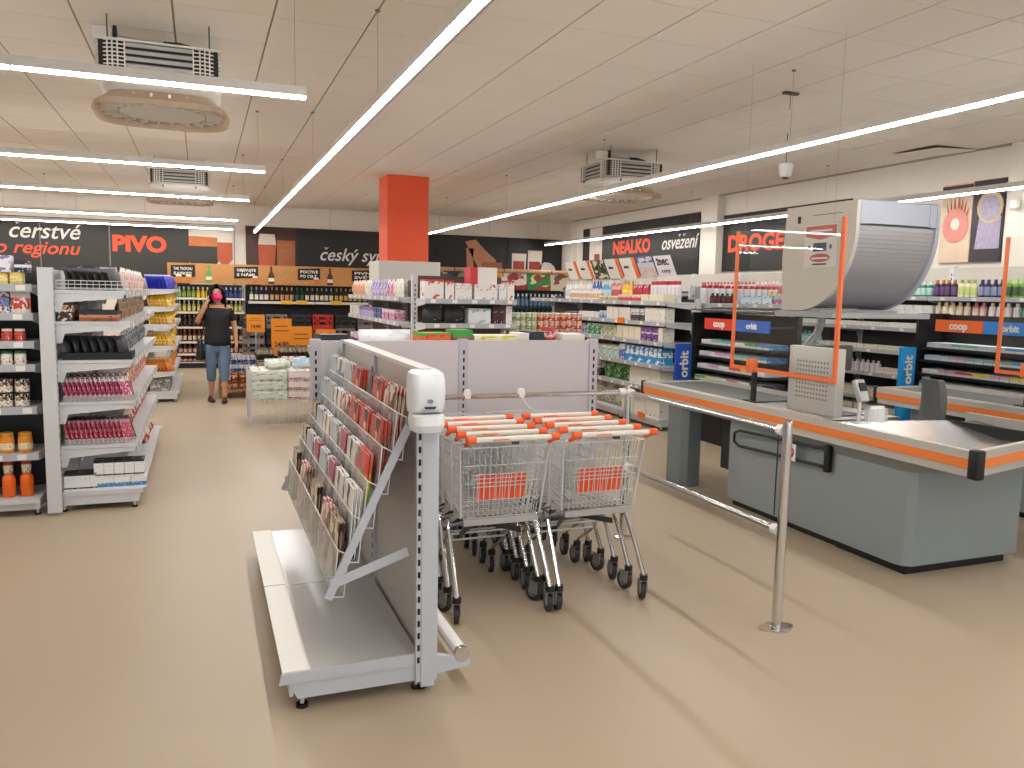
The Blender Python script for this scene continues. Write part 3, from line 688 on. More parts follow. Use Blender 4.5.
# base level: shrink-wrapped white cartons
milk = pm('print_milk', [(0, '#e9e9e9'), (.12, '#17181a'), (.2, '#ededed'), (.85, '#17181a')], ['#c9c9cc'], 4, .25)
blu = pm('print_blueband', [(0, '#e6e9ec'), (.2, '#4a86c0'), (.55, '#e8ecef')], ['#d5dde4'], 5, .3)
rz = GB.to_euler().z + yaw_side
for i in range(3): put(m_box(.105, .12, .085, blu), 'milk_pack', 'white pack with a blue band, lower tier on the gondola base', 'pack', 'blue banded packs on the gondola base', GB @ Vector((.09, -.285 - i * .108, .1405)), (0, 0, rz))
for i in range(2): put(m_box(.105, .12, .13, milk), 'milk_pack', 'white carton with black print, standing by the post on the gondola base', 'pack', 'white cartons by the gondola post', GB @ Vector((.09, -.075 - i * .105, .1405)), (0, 0, rz))
for i in range(5): put(m_box(.085, .12, .125, milk), 'milk_pack', 'white carton with black print, upper tier on the gondola base', 'pack', 'white cartons in the upper tier', GB @ Vector((.09, -.19 - i * .064 * 1.02 + .01, .227)), (0, 0, rz)) if i < 0 else put(m_box(.063, .12, .125, milk), 'milk_pack', 'white carton with black print, upper tier on the gondola base', 'pack', 'white cartons in the upper tier', GB @ Vector((.09, -.255 - i * .066 + .01, .227)), (0, 0, rz))
# bags along the aisle edge of the gondola
for li, (z, m, d) in enumerate(((.47, pm('print_redcrisps', [(0, '#a8322c'), (.6, '#d9c8b8')], ['#e9ddd0'], 5, .35), 'red crisp bag'), (.78, pm('print_clearbag', [(0, '#cfa79a'), (.7, '#e6dcd2')], ['#b5584a'], 5, .4), 'pale foil bag'), (1.075, pm('print_greybag', [(0, '#8a8f94'), (.7, '#dcdcdc')], ['#2a2d30'], 5, .4), 'silver grey bag'), (1.345, pm('print_tanbag', [(0, '#9a7a5c'), (.7, '#d9c8b0')], ['#4a3626'], 5, .35), 'tan paper bag'), (1.56, pm('print_pinkbag', [(0, '#d9bdb4'), (.7, '#ece4de')], ['#b8867a'], 5, .35), 'pale pink bag'))):
    for u in ((.42, .62, .82) if li < 4 else (.62, .82)) + (1.10, 1.30, 1.50, 1.70, 2.06, 2.26, 2.46, 2.66): row(GB, m_pouch(.17, .07, .175, m), 'snack_bag', d + ' at the aisle edge', PL[li], 'bag', u, .19, 1, -.385, z, jit=.004, group=d + 's, ' + PL[li])
row(GB, m_pouch(.20, .10, .15, MATS['print_redcrisps']), 'snack_bag', 'red bag', 'on the base at the far end of white gondola', 'bag', 1.9, .22, 4, -.42, .14, jit=.01)

# ------------------------------------------------------------------ B2: next gondola down the aisle, yellow and blue bags
lv2 = [(.42, .40), (.78, .42), (1.08, .42), (1.32, .42), (1.56, .42)]
t2, G2 = gondola('aisle_gondola', 'far white gondola hung with yellow and blue crisp bags by the beer shelves', 'shelving', (-.76, 12.0), PI / 2, 2.6, 2, lv2, 1.72, tags=0, base=(.15, .45))
yb = pm('print_yellowcrisps', [(0, '#d9a51e'), (.3, '#f0c52e'), (.85, '#e9d9a0')], ['#b87a14', '#f5e6b0'], 5, .33)
bb = pm('print_bluecrisps', [(0, '#2b2fae'), (.7, '#3a44c8'), (.9, '#b9bce0')], ['#1c1f80'], 5, .3)
ob = pm('print_orangecrisps', [(0, '#c2501c'), (.3, '#e0842a'), (.85, '#ecd2a8')], ['#f0c060'], 5, .33)
wg = pm('print_whitegreen', [(0, '#e6e9e2'), (.5, '#f0f0ea')], ['#6ab04a', '#c84a3a'], 4, .3)
for z, m, d, pl in ((.42, ob, 'orange crisp bag', 'on the lowest shelf of far gondola'), (.78, yb, 'yellow crisp bag', 'on the second shelf of far gondola'), (1.08, yb, 'yellow crisp bag', 'on the third shelf of far gondola'), (1.32, yb, 'yellow crisp bag', 'on the fourth shelf of far gondola'), (1.56, bb, 'blue crisp bag', 'on the top shelf of far gondola')):
    me = m_pouch(.2, .05, .2, m)
    rz2 = G2.to_euler().z
    side_row(m_pouch(.19, .034, .2, m), 'crisp_bag', d + ' in the end file', pl, 'bag', z, -.375 + (.03 if z == .42 else 0), .048, 6, u=.13, G=G2)
    for u in (.40, .63, .86, 1.09, 1.5, 1.75, 2.0, 2.3): row(G2, m_pouch(.2, .07, .2, m), 'crisp_bag', d + ' along the edge', pl, 'bag', u, .23, 1, -.335, z, jit=.006, group=d + 's along the edge, ' + pl)
row(G2, m_pouch(.16, .1, .14, wg), 'snack_bag', 'white and green bag', 'stacked above the blue crisp bags', 'bag', .5, .2, 4, -.15, 1.561)
row(G2, m_box(.2, .25, .17, pm('print_greypack', [(0, '#8d8a88')], ['#c8c2ba', '#5a5654'], 4, .35)), 'carton', 'grey carton', 'on the base of far gondola', 'carton', .14, .23, 5, -.2, .15)
# ================================================================== back wall: beer and wine
lvl_b = [(.285, .40), (.525, .40), (.815, .40), (1.11, .40), (1.385, .40)]
tb, Gb = gondola('beer_shelving', 'tall narrow dark drinks shelving at the aisle end, full of bottles', 'shelving', (-.47, 17.44), 0, 1.28, 1, lvl_b, 1.66, back=panel_d, frame=mat('shelf_cream', '#cfc9bd', .5), edge=mat('shelf_edge_cream', '#d8d3c8', .5), base=(.12, .42), thick=.4, feet=False, front_z=.035)
MB().box(-.1, -.035, -.42, .05, 0, 1.66).build('side_panel', mat('side_panel_charcoal', '#4a4a4b', .5), tb)
MB().box(.01, 1.27, -.425, -.42, 0, .1).build('kick_plate', black, tb)
bw = lambda n, l, c, b='#4a2c14', r=.034, h=.235, k='wine': m_bottle(r, h, colm(b, .2), colm(c, .3), n if not isinstance(n, str) else pm('print_' + n, [(0, l)], ['#8a6a3a'], 8, .28), k)
P_ = ['on the lowest shelf of the narrow drinks unit', 'on the second shelf of the narrow drinks unit', 'on the third shelf of the narrow drinks unit', 'on the fourth shelf of the narrow drinks unit', 'on the top shelf of the narrow drinks unit', 'on the base of the narrow drinks unit']
for z, segs in ((.12, (('redbrown', '#c89a86', '#a04a3a', '#5a2a20', 'small brown bottle with pink label', 5, .12), )), (.285, (('pinkish', '#c9a79c', '#8a4a40', '#5a3026', 'brown bottle with pale label', 4, .2),)),
                (.525, (('beige', '#d8c0a6', '#b8482e', '#5c3420', 'amber beer bottle with cream label', 3, .235),)), (.815, (('dark', '#3a2a20', '#9a7a3a', '#2e1c12', 'dark beer bottle with gold cap', 2, .235),))):
    for nm, l, c, b, d, pi, h in segs:
        row(Gb, bw(nm, l, c, b, .034, h), 'beer_bottle', d, P_[pi - 2 if pi > 1 else 5] if False else {.12: P_[5], .285: P_[0], .525: P_[1], .815: P_[2]}[z], 'bottle', .07, .087, 14, -.34, z)
row(Gb, bw('lemon', '#c9bf6a', '#e0d9c0', '#9aa05a', .033, .23), 'soft_drink_bottle', 'pale yellow-green bottle', P_[3], 'bottle', .07, .087, 14, -.34, 1.11)
for k, (nm, l, c, b, n_, d) in enumerate((('lime', '#8fae4a', '#e0e0d0', '#7a9a3a', 4, 'green lime drink bottle'), ('sun', '#e0c02e', '#e8e0c0', '#d8b428', 3, 'bright yellow drink bottle'), ('cloud', '#dcd8b0', '#e8e4d8', '#b8b890', 3, 'pale cloudy drink bottle'), ('navy', '#2a4a9a', '#d8d8e0', '#26408a', 4, 'blue drink can bottle'))):
    row(Gb, bw(nm, l, c, b, .034, .215), 'soft_drink_bottle', d, P_[4], 'bottle', .07 + [0, 4, 7, 10][k] * .087, .087, n_, -.34, 1.385)
tw, Gw = gondola('wine_shelving', 'long black shelving behind the crates with one row of wine bottles', 'shelving', (.878, 17.44), 0, 3.95, 3, [(1.335, .40)], 1.66, back=NAVY, frame=blackm, edge=mat('shelf_edge_cream', '#d8d3c8', .5), base=(.12, .42), feet=False)
PW = 'on the long wine shelf'
wd = [('dark wine bottle with a white label', '#1a1a16', '#b9b9b9', '#e6e2da', 4), ('dark wine bottle with a tan label', '#241812', '#c0a070', '#c49a6a', 5), ('green wine bottle with no foil', '#16382c', '#2a6a4a', '#2a5a44', 2), ('dark green wine bottle with a cream label', '#16241a', '#8a9a8a', '#dcd6b8', 6), ('brown wine bottle with a gold label', '#2c1a0e', '#b8903a', '#c8a24a', 6), ('black wine bottle with a silver label', '#121214', '#9a9aa0', '#c6c6c8', 8), ('red wine bottle with a pale label', '#2a1014', '#6a1a22', '#e0d4c4', 7)]
u = .07
for k, (d, b, c, l, n) in enumerate(wd):
    row(Gw, m_bottle(.037, .29, colm(b, .15), colm(c, .3), pm('print_wine%d' % k, [(0, l)], ['#6a5a4a'], 9, .25), 'wine'), 'wine_bottle', d, PW, 'bottle', u, .097, n, -.34, 1.335); u += n * .097 + .012
sign_y = pm('print_pricesign', [(0, '#f0a030')], None); sign_t = mat('sign_ink', '#5a3a1a', .6)
for k, uu in enumerate((.75, 1.05, 1.75)):
    put(MB().box(-.11, .11, -.0035, 0, -.05, .03).mesh('sale_tag', mat('sale_tag_yellow', '#e9b53a', .5)), 'sale_tag', ['yellow sale tag hanging at the near end of the wine rail', 'second yellow sale tag hanging on the wine rail', 'third yellow sale tag hanging on the wine rail'][k], 'tag', None, Gw @ Vector((uu, -.4185, 1.335)))
# wooden header boards above the beer
osb = mat('header_board', '#c08a52', .7, noise=.22, nscale=14, aniso=(1, 1, 3))
board_blk = mat('chalkboard', '#1b1a19', .6)
t = thing('header_board', 'wood-look header board with small chalkboards and printed bottles over the beer shelves', 'sign', (-.6, 17.0, 0))
MB().box(0, 4.15, 0, .03, 1.67, 2.06).build('board', osb, t)
hd = [(.06, .50, 'TAK TROCHU', 'SLAVNOSTI'), (1.22, 1.68, 'OBJEVUJTE', 'S NÁMI'), (2.45, 2.9, 'POCTIVÉ', 'PO CELÝ'), (3.55, 4.05, 'PIVNÍ', 'SVĚT')]
for x0, x1, a, b in hd:
    bd = flat('chalkboard', [(x0, 1.78), (x1, 1.80), (x1, 2.03), (x0, 2.01)], board_blk, t, -.002, .006)
    text('lettering', a, .075, ink_w, bd, (x0 + .05, -.011, 1.925), bold=.002, width=x1 - x0 - .1)
    text('lettering', b, .075, ink_w, bd, (x0 + .05, -.011, 1.835), bold=.002, width=x1 - x0 - .12)
for x, m in ((.75, colm('#5f9a3a', .3)), (1.93, colm('#5a2416', .3)), (3.1, colm('#4a2414', .3))):
    flat('picture', [(x - .06, 1.69), (x + .06, 1.69), (x + .06, 1.85), (x + .022, 1.94), (x + .022, 2.04), (x - .022, 2.04), (x - .022, 1.94), (x - .06, 1.85)], m, t, -.002)
    flat('picture', [(x - .055, 1.74), (x + .055, 1.74), (x + .055, 1.81), (x - .055, 1.81)], foam, t, -.0055)
for x in (.2, .38, 1.62, 2.82):
    flat('picture', [(x - .05, 1.7), (x + .05, 1.7), (x + .05, 1.8), (x - .05, 1.8)], beer, t, -.0085); flat('picture', [(x - .055, 1.8), (x + .055, 1.8), (x + .04, 1.84), (x - .04, 1.84)], foam, t, -.0085)
# crates in front of the wine shelving
def crate(x, y, z, m, label, g=None, w=.4, d=.3, h=.27):
    b = MB()
    for sx in (-1, 1): b.box(sx * w / 2 - (.012 if sx > 0 else 0), sx * w / 2 + (.012 if sx < 0 else 0), -d / 2, d / 2, 0, h)
    for sy in (-1, 1):
        y0 = sy * d / 2 - (.012 if sy > 0 else 0); y1 = y0 + .012
        b.box(-w / 2 + .012, w / 2 - .012, y0, y1, 0, .07).box(-w / 2 + .012, w / 2 - .012, y0, y1, .13, .17).box(-w / 2 + .012, w / 2 - .012, y0, y1, .23, h)
        for q in (-.1, .1): b.box(q - .02, q + .02, y0, y1, .07, .23)
    b.box(-w / 2 + .012, w / 2 - .012, -d / 2 + .012, d / 2 - .012, 0, .01)
    return put(b.mesh('crate', m, 0), 'bottle_crate', label, 'crate', g, (x, y, z))
cr, cg, cb = colm('#b8332c'), colm('#7a7470'), colm('#2a2c30')
for i, x in enumerate((.95, 1.4, 1.85, 2.3, 2.75, 3.2)):
    for k in range(4):
        m, nm = ((cg, 'grey'), (cb, 'black'), (cb, 'black'), (cr, 'red'), (cg, 'grey'), (cb, 'black'))[i] if k < 3 else ((cb, 'black'), (cg, 'grey'), (cb, 'black'), (cr, 'red'), (cb, 'black'), (cg, 'grey'))[i]
        crate(x, 16.75, k * .2715, m, '%s bottle crate, %s of its stack, %s column from the narrow drinks unit' % (nm, ('bottom', 'second', 'third', 'top')[k], ('first', 'second', 'third', 'fourth', 'fifth', 'sixth')[i]))
# right half of the back wall: crate-style header with pictures, green water bottles
tg, Gg = gondola('water_shelving', 'back wall shelving with stacked green and blue water bottles under picture boards', 'shelving', (4.9, 17.44), 0, 3.1, 3, [(.55, .40), (.92, .40), (1.29, .40)], 1.66, back=panel_d, frame=blackm, edge=blackm, base=(.12, .42), feet=False)
gb = lambda b, c, l: m_bottle(.045, .31, colm(b, .2), colm(c), colm(l))
for z, b, c, l, d, pl in ((1.29, '#3a5a7a', '#c9d4dc', '#5a7a96', 'blue water bottle', 'on the top shelf of the water unit'), (.92, '#1e5a36', '#2a7a48', '#cfe0d0', 'green water bottle', 'on the middle shelf of the water unit'), (.55, '#1e5a36', '#2a7a48', '#2f7a4a', 'dark green water bottle', 'on the lower shelf of the water unit'), (.12, '#28503c', '#2a7a48', '#cfe0d0', 'green water bottle', 'on the base of the water unit')):
    row(Gg, gb(b, c, l), 'water_bottle', d, pl, 'bottle', 1.0, .105, 19, -.34, z)
t = thing('header_board', 'row of picture boards under rounded wooden beams over the water shelving', 'sign', (4.6, 17.0, 0))
for k, (c1, bl) in enumerate((('#26304a', ['#c8a04a', '#3a4a7a']), ('#1c2a24', ['#7a8a6a']), ('#d9a028', ['#f0d070', '#c07018']), ('#d9cfc0', ['#b03a34', '#8a2a2a']), ('#2f7a4a', ['#c9d48a', '#8a3a2a']), ('#c9bca6', ['#6a4a3a']))):
    x = k * .58
    MB().box(x, x + .56, .0, .02, 1.68, 2.06).build('picture_board', pm('print_header%d' % k, [(0, c1)], bl, 1.4, .38), t)
    MB().cyl((x + .01, -.02, 2.1), (x + .56, -.02, 2.1), .045, 8).build('beam', mat('beam_wood', '#c49a76', .6, noise=.15, nscale=8), t)

# ================================================================== D: sweets end display before the pillar
lvD = [(.45, .42), (.85, .42), (1.27, .42), (1.525, .42)]
tD, GD = gondola('sweets_shelving', 'grey shelving end facing the trolleys with white boxes over dark pouches', 'shelving', (2.14, 8.46), 0, 1.02, 1, lvD, 1.78, tags=.2, base=(.14, .44), back=mat('panel_brownish', '#5a4038', .5))
tD2, GD2 = gondola('sweets_shelving', 'long grey shelving side of lilac sweet packs running towards the orange pillar', 'shelving', (2.34, 11.75), -PI / 2, 3.2, 3, [(.45, .36), (.85, .36), (1.265, .34), (1.535, .34)], 1.74, tags=.3, base=(.14, .40), back=MATS['panel_brownish'])
wr = pm('print_whitered', [(0, '#e9e4e1'), (.9, '#c84a44')], ['#c8483f', '#e9e4e1'], 3, .3); wr2 = pm('print_whitegrey', [(0, '#e9e6e3')], ['#b8aca6', '#c23a3a'], 4, .27)
PD = 'on top of the sweets display'
def one(G, me, name, label, cat, u, v, z, yaw=0): return put(me, name, label, cat, None, G @ Vector((u, v, z + .001)), (0, 0, G.to_euler().z + yaw))
one(GD, m_box(.20, .2, .20, wr), 'gift_box', 'wide white sweet box with red top beside the post ' + PD, 'box', .12, -.25, 1.525)
row(GD, m_box(.095, .2, .19, wr), 'gift_box', 'narrow white sweet box with a red top', PD, 'box', .285, .10, 1, -.25, 1.525)
row(GD, m_box(.095, .2, .17, wr2), 'gift_box', 'plain white sweet box', PD, 'box', .39, .10, 2, -.25, 1.525)
one(GD, m_box(.26, .2, .16, wr2), 'gift_box', 'wide white sweet box carrying another ' + PD, 'box', .69, -.25, 1.525)
one(GD, m_box(.30, .2, .18, pm('print_redcorner', [(0, '#c8343c'), (.28, '#ebe7e4')], None, axis='X')), 'gift_box', 'white sweet box with a red corner, topmost of the sweets display', 'box', .66, -.25, 1.686)
one(GD, m_box(.085, .2, .17, wr2), 'gift_box', 'narrow white box with dark mark beside the stacked pair', 'box', .88, -.25, 1.525)
one(GD, m_box(.08, .2, .21, wr), 'gift_box', 'tall red and white box at the outer end of the sweets display', 'box', .97, -.25, 1.525)
dp = pm('print_darkpouch', [(0, '#2c2927'), (.85, '#3a3632')], ['#c9bfae', '#1a1817'], 4, .2); dp2 = pm('print_darkpouch2', [(0, '#25272a'), (.85, '#303438')], ['#c9c9c9', '#17181a'], 4, .2)
one(GD, m_pouch(.22, .12, .19, dp), 'coffee_pouch', 'dark brown pouch on the middle shelf of the sweets end display', 'pouch', .13, -.25, 1.27)
one(GD, m_pouch(.22, .12, .19, dp2), 'coffee_pouch', 'charcoal pouch on the middle shelf of the sweets end display', 'pouch', .37, -.25, 1.27)
one(GD, m_box(.25, .15, .16, pm('print_silverbox', [(0, '#dcdcd8'), (.12, '#eceeee'), (.88, '#d0d4d4')], ['#9ac0bc'], 3, .3)), 'gift_box', 'silver white box on the middle shelf of the sweets end display', 'box', .63, -.25, 1.27)
row(GD, m_box(.068, .15, .19, pm('print_darkred', [(0, '#2a1614'), (.2, '#4a2420'), (.8, '#2a1614')], ['#d8c8b0'], 4, .25)), 'gift_box', 'dark red chocolate box', 'on the middle shelf of the sweets display', 'box', .81, .08, 2, -.25, 1.27)
one(GD, m_box(.07, .15, .19, wr2), 'gift_box', 'narrow white box closing the middle shelf of the sweets display', 'box', .965, -.25, 1.27)
lil = pm('print_lilac_pack', [(0, '#b9a9cc'), (.6, '#8f7ab5')], ['#e6dcea', '#5a4a9a'], 5, .35); peach = pm('print_peach', [(0, '#d9a486'), (.7, '#ead2c0')], ['#c07a5a'], 5, .35); pale = pm('print_palepack', [(0, '#e6e4d4')], ['#b8c49a', '#c9b8d4'], 5, .35)
pinkp = pm('print_pinkpack', [(0, '#d9a0b0'), (.7, '#e9d4da')], ['#8a4a7a'], 5, .35)
PS = 'on the top shelf of the long sweets side'
u = .12
for m, n, d in ((peach, 5, 'peach coloured sweet bag'), (pale, 2, 'pale green and white sweet bag'), (lil, 5, 'lilac sweet bag'), (pinkp, 2, 'pink sweet bag'), (pale, 2, 'cream sweet bag nearest the post')):
    row(GD2, m_pouch(.17, .09, .2, m), 'sweet_bag', d, PS, 'bag', u, .19, n, -.27, 1.535, jit=.004); u += n * .19 + .01
PS2 = 'on the second shelf of the long sweets side'; u = .12
for m, n, d in ((pale, 4, 'white and lilac pack'), (lil, 6, 'lilac pack'), (pm('print_bluepack', [(0, '#3a4a8a')], ['#c9c4dc'], 5, .3), 3, 'blue pack'), (pinkp, 4, 'pink pack')):
    row(GD2, m_box(.13, .12, .12, m), 'sweet_pack', d, PS2, 'pack', u, .165, n, -.27, 1.265, jit=.008); u += n * .165 + .02
for z, pl, m, d in ((.85, 'on the third shelf of the long sweets side', pm('print_navypack', [(0, '#2f3450'), (.5, '#d9d6de')], ['#b03a4a'], 5, .35), 'navy and white pack'), (.45, 'on the fourth shelf of the long sweets side', lil, 'lilac box')):
    row(GD2, m_box(.16, .14, .16, m), 'sweet_pack', d, pl, 'pack', .15, .2, 15, -.27, z, jit=.01)

# ================================================================== C: cleaning goods gondola, facing the aisle of the trolleys
lvC = [(.50, .46), (.78, .46), (1.055, .44), (1.29, .42), (1.535, .42)]
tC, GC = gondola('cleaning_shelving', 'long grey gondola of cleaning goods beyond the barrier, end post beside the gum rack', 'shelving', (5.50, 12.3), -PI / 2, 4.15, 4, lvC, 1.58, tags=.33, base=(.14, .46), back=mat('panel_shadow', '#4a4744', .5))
N = 4.15
def rowC(z, pl, segs, v=-.33, jit=.006):
    """segs from the near end: (mesh, name, desc, cat, n, pitch)"""
    u = N - .06
    for me, nm, d, cat, n, du in segs:
        row(GC, me, nm, d, pl, cat, u - du / 2 - (n - 1) * du, du, n, v, z, jit=jit); u -= n * du + .012
PCs = ['on the base of the cleaning gondola', 'on the lowest shelf of the cleaning gondola', 'on the second shelf of the cleaning gondola', 'on the third shelf of the cleaning gondola', 'on the fourth shelf of the cleaning gondola', 'on the top shelf of the cleaning gondola']
wcol = colm('#e6e4df', .35); bcol = colm('#3a78c0', .3); tcol = colm('#4ab0c4', .3); rcol = colm('#b83a40', .35); ycol = colm('#e8b82a', .3); pcol = colm('#7a4a8a', .3)
cl = lambda b, c, l, r=.04, h=.25, k='clean': m_bottle(r, h, colm(b, .35), colm(c, .35), colm(l, .4), k)
crm = pm('print_creambox', [(0, '#e3dcc0')], ['#7a8a5a'], 4, .22)
rowC(1.535, PCs[5], ((m_box(.17, .16, .085, crm), 'carton', 'low cream carton', 'carton', 3, .18), (m_box(.11, .14, .08, pm('print_redsoap', [(0, '#cf4a44'), (.5, '#e6d4cc')], ['#c83a38'], 5, .35)), 'carton', 'low red and white carton', 'carton', 5, .12), (m_box(.10, .1, .06, pm('print_yellowsoap', [(0, '#e0c04a'), (.6, '#eae4d4')], ['#3a5a8a'], 5, .35)), 'carton', 'low yellow carton', 'carton', 5, .11), (cl('#e6e2da', '#d8d4cc', '#d9b48a', .035, .16), 'cleaner_bottle', 'short white bottle with tan label', 'bottle', 12, .085)), v=-.335)
rowC(1.535, PCs[5], ((cl('#e9e7e4', '#b83a4a', '#dcd6dc', .035, .25, 'spray'), 'spray_can', 'white spray with a red cap', 'spray', 8, .08), (m_box(.13, .08, .21, pm('print_redblock', [(0, '#c0363e'), (.7, '#a83040')], ['#e6b8b0'], 3, .3)), 'carton', 'tall red carton', 'carton', 3, .14), (cl('#e8c028', '#c89a1a', '#f0d45a', .045, .26), 'cleaner_bottle', 'yellow cleaner bottle', 'bottle', 3, .1), (m_box(.12, .08, .24, pm('print_pinkblock', [(0, '#c8606a'), (.6, '#e0b0a8')], ['#a83040'], 3, .3)), 'carton', 'pink and red carton', 'carton', 2, .13), (cl('#4ab0c8', '#e6e6e6', '#bfe0e8', .042, .26), 'cleaner_bottle', 'light blue cleaner bottle', 'bottle', 3, .1), (cl('#2f6ab8', '#2a4a8a', '#d9e4ee', .042, .26), 'cleaner_bottle', 'deep blue cleaner bottle', 'bottle', 3, .1), (cl('#e9e7e2', '#e0ded8', '#c9d4d8', .042, .27), 'cleaner_bottle', 'tall white cleaner bottle', 'bottle', 9, .1)), v=-.2)
wb_ = pm('print_whitebox2', [(0, '#e6e1d4')], ['#8a8478', '#c9c2b4'], 5, .25); bl_ = pm('print_bluesmall', [(0, '#6fa4cc'), (.5, '#dce6ea')], ['#3a6aa0'], 4, .35); br_ = pm('print_blackwhite', [(0, '#33312e'), (.5, '#e2ded4')], ['#8a8a80'], 4, .35)
rowC(1.29, PCs[4], ((m_box(.11, .14, .17, wb_), 'carton', 'white carton with grey print', 'carton', 4, .115), (m_box(.1, .14, .15, br_), 'carton', 'black and white carton', 'carton', 3, .11), (m_box(.15, .14, .16, wb_), 'carton', 'wide white carton', 'carton', 4, .16), (m_box(.1, .12, .1, bl_), 'carton', 'pale blue carton', 'carton', 2, .11), (m_box(.12, .12, .08, wb_), 'carton', 'flat cream carton', 'carton', 5, .13), (m_box(.2, .14, .06, pm('print_navyflat', [(0, '#2a3f8a')], ['#e6e6ee'], 4, .3)), 'carton', 'flat navy carton', 'carton', 2, .22)))
pu = pm('print_purple', [(0, '#6a3a80'), (.55, '#e6dce4'), (.62, '#7a4a90')], ['#e9e2ec'], 5, .3)
gr_ = pm('print_greenfoil', [(0, '#3a9a3a'), (.6, '#a8d49a')], ['#e6f0e0', '#2a6a9a'], 5, .35); bg_ = pm('print_bluegreen', [(0, '#7aa0cc'), (.5, '#dce6f0')], ['#3a5aa0', '#e6c8c0'], 5, .35)
rowC(1.055, PCs[3], ((m_box(.10, .16, .17, wb_), 'carton', 'plain white carton by the post', 'carton', 1, .11), (m_box(.12, .16, .17, pu), 'carton', 'white and purple carton', 'carton', 3, .13), (m_box(.14, .16, .16, crm), 'carton', 'cream carton', 'carton', 4, .15), (m_pouch(.14, .07, .15, pm('print_olive', [(0, '#c4c89a')], ['#8a9a5a', '#e6e2d0'], 5, .35)), 'pouch', 'olive and cream pouch', 'pouch', 4, .15), (m_pouch(.14, .07, .15, gr_), 'pouch', 'bright green pouch', 'pouch', 3, .15), (m_pouch(.14, .07, .14, bg_), 'pouch', 'pale blue pouch', 'pouch', 3, .15), (m_pouch(.14, .07, .13, MATS['print_pinkblock']), 'pouch', 'pink pouch', 'pouch', 3, .15)))
lb = pm('print_detergent', [(0, '#2f9ad0'), (.45, '#e9eef2'), (.75, '#2f9ad0')], ['#e9eef2', '#2a7ab8'], 3, .33); lv_ = pm('print_lavbox', [(0, '#6a78b8'), (.7, '#e2e0e8')], ['#e6e6f0'], 4, .3)
rowC(.78, PCs[2], ((m_box(.21, .16, .2, lb), 'detergent_box', 'large light blue and white detergent box', 'box', 4, .22), (m_box(.16, .16, .2, lv_), 'detergent_box', 'lavender and white detergent box', 'box', 1, .17), (m_box(.15, .14, .16, pm('print_mint', [(0, '#bcd8cc'), (.6, '#e6eae4')], ['#4a9a8a', '#e6d4c0'], 4, .35)), 'detergent_box', 'mint green box', 'box', 4, .16), (m_box(.14, .14, .15, wb_), 'carton', 'dull white carton', 'carton', 5, .15)))
ww = pm('print_whitesack', [(0, '#e3dfd3'), (.85, '#d6d0c2')], ['#4a4844', '#e3dfd3'], 5, .22)
rowC(.50, PCs[1], ((m_box(.24, .18, .22, ww), 'carton', 'big white carton with dark dots', 'carton', 3, .25), (m_pouch(.26, .12, .2, pm('print_greenpack', [(0, '#2f7a34'), (.8, '#6ab05a')], ['#a8d488', '#1e5a2a'], 5, .35)), 'pouch', 'large green pack', 'pouch', 3, .27), (m_box(.14, .16, .22, br_), 'carton', 'tall black and white carton', 'carton', 2, .15), (m_box(.2, .16, .2, ww), 'carton', 'white carton in the far bay', 'carton', 6, .21)))
rowC(.14, PCs[0], ((m_box(.3, .3, .26, ww), 'sack_box', 'large white box', 'box', 3, .31), (m_pouch(.34, .2, .26, pm('print_palesack', [(0, '#d8d8c0')], ['#a8b084', '#eceada'], 4, .38)), 'sack', 'pale green sack', 'sack', 4, .36), (m_box(.3, .3, .24, wb_), 'sack_box', 'cream box in the far bay', 'box', 4, .31)), v=-.26)
for k, uu in enumerate((3.1, 3.75)):
    put(MB().box(-.09, .09, -.003, 0, -.045, .03).mesh('sale_tag', mat('sale_tag_orange', '#ee7a2a', .5)), 'sale_tag', ['orange sale tag on the fourth rail of the cleaning gondola', 'orange sale tag on the base rail of the cleaning gondola'][k], 'tag', None, GC @ Vector((uu, [-.4375, -.4625][k], [1.29, .145][k])), (0, 0, -PI / 2))
# topper cards leaning over the gondola
mat('sign_navy', '#2a3048', .6)
cards = [('white card with an orange corner, farthest of the row', 0), ('second white card with an orange corner', 0), ('black card with a pale flower', 1), ('white card with an orange corner after the flower card', 0), ('white card with an orange corner beside the blue photo card', 0), ('blue sky photo card', 2), ('large white card with dark capitals, closest to the pilaster', 3)]
top_w = pm('print_topper', [(0, '#e9e4dc'), (.78, '#ee7a3a')], None, axis='X')
for k, (d, kind) in enumerate(cards):
    uu = 1.0 + k * .44
    t = thing('topper_card', d + ', on the cleaning gondola', 'sign', (0, 0, 0), 0, 'topper cards on the cleaning gondola')
    t.matrix_world = GC @ Matrix.Translation((uu, .02, 1.5875)) @ Matrix.Rotation(math.radians(24), 4, 'X')
    m = [top_w, pm('print_flower', [(0, '#26241c')], ['#d9d4b8', '#5a6a3a'], 3, .4), pm('print_skyphoto', [(0, '#d4c4bc'), (.5, '#c9cfe0'), (.72, '#4a6ac0')], ['#e0d8d0'], 3, .35), colm('#ebe9e6')][kind]
    MB().box(-.20, .20, 0, .006, .27, .56).build('card', m, t, smooth=0)
    MB().cyl((-.15, .003, 0), (-.15, .003, .28), .005, 6).build('stem', zinc, t); MB().cyl((.15, .003, 0), (.15, .003, .28), .005, 6).build('stem', zinc, t)
    if kind == 3:
        text('lettering', 'ŽIVEC', .10, mat('sign_navy', '#2a3048', .6), t, (-.15, -.003, .44), bold=.003, width=.28); text('lettering', 'ceny', .07, MATS['sign_navy'], t, (-.1, -.003, .34), width=.2)
    if kind == 0: text('lettering', 'akce', .05, MATS['sign_navy'], t, (-.13, -.003, .42), bold=.003, width=.13)

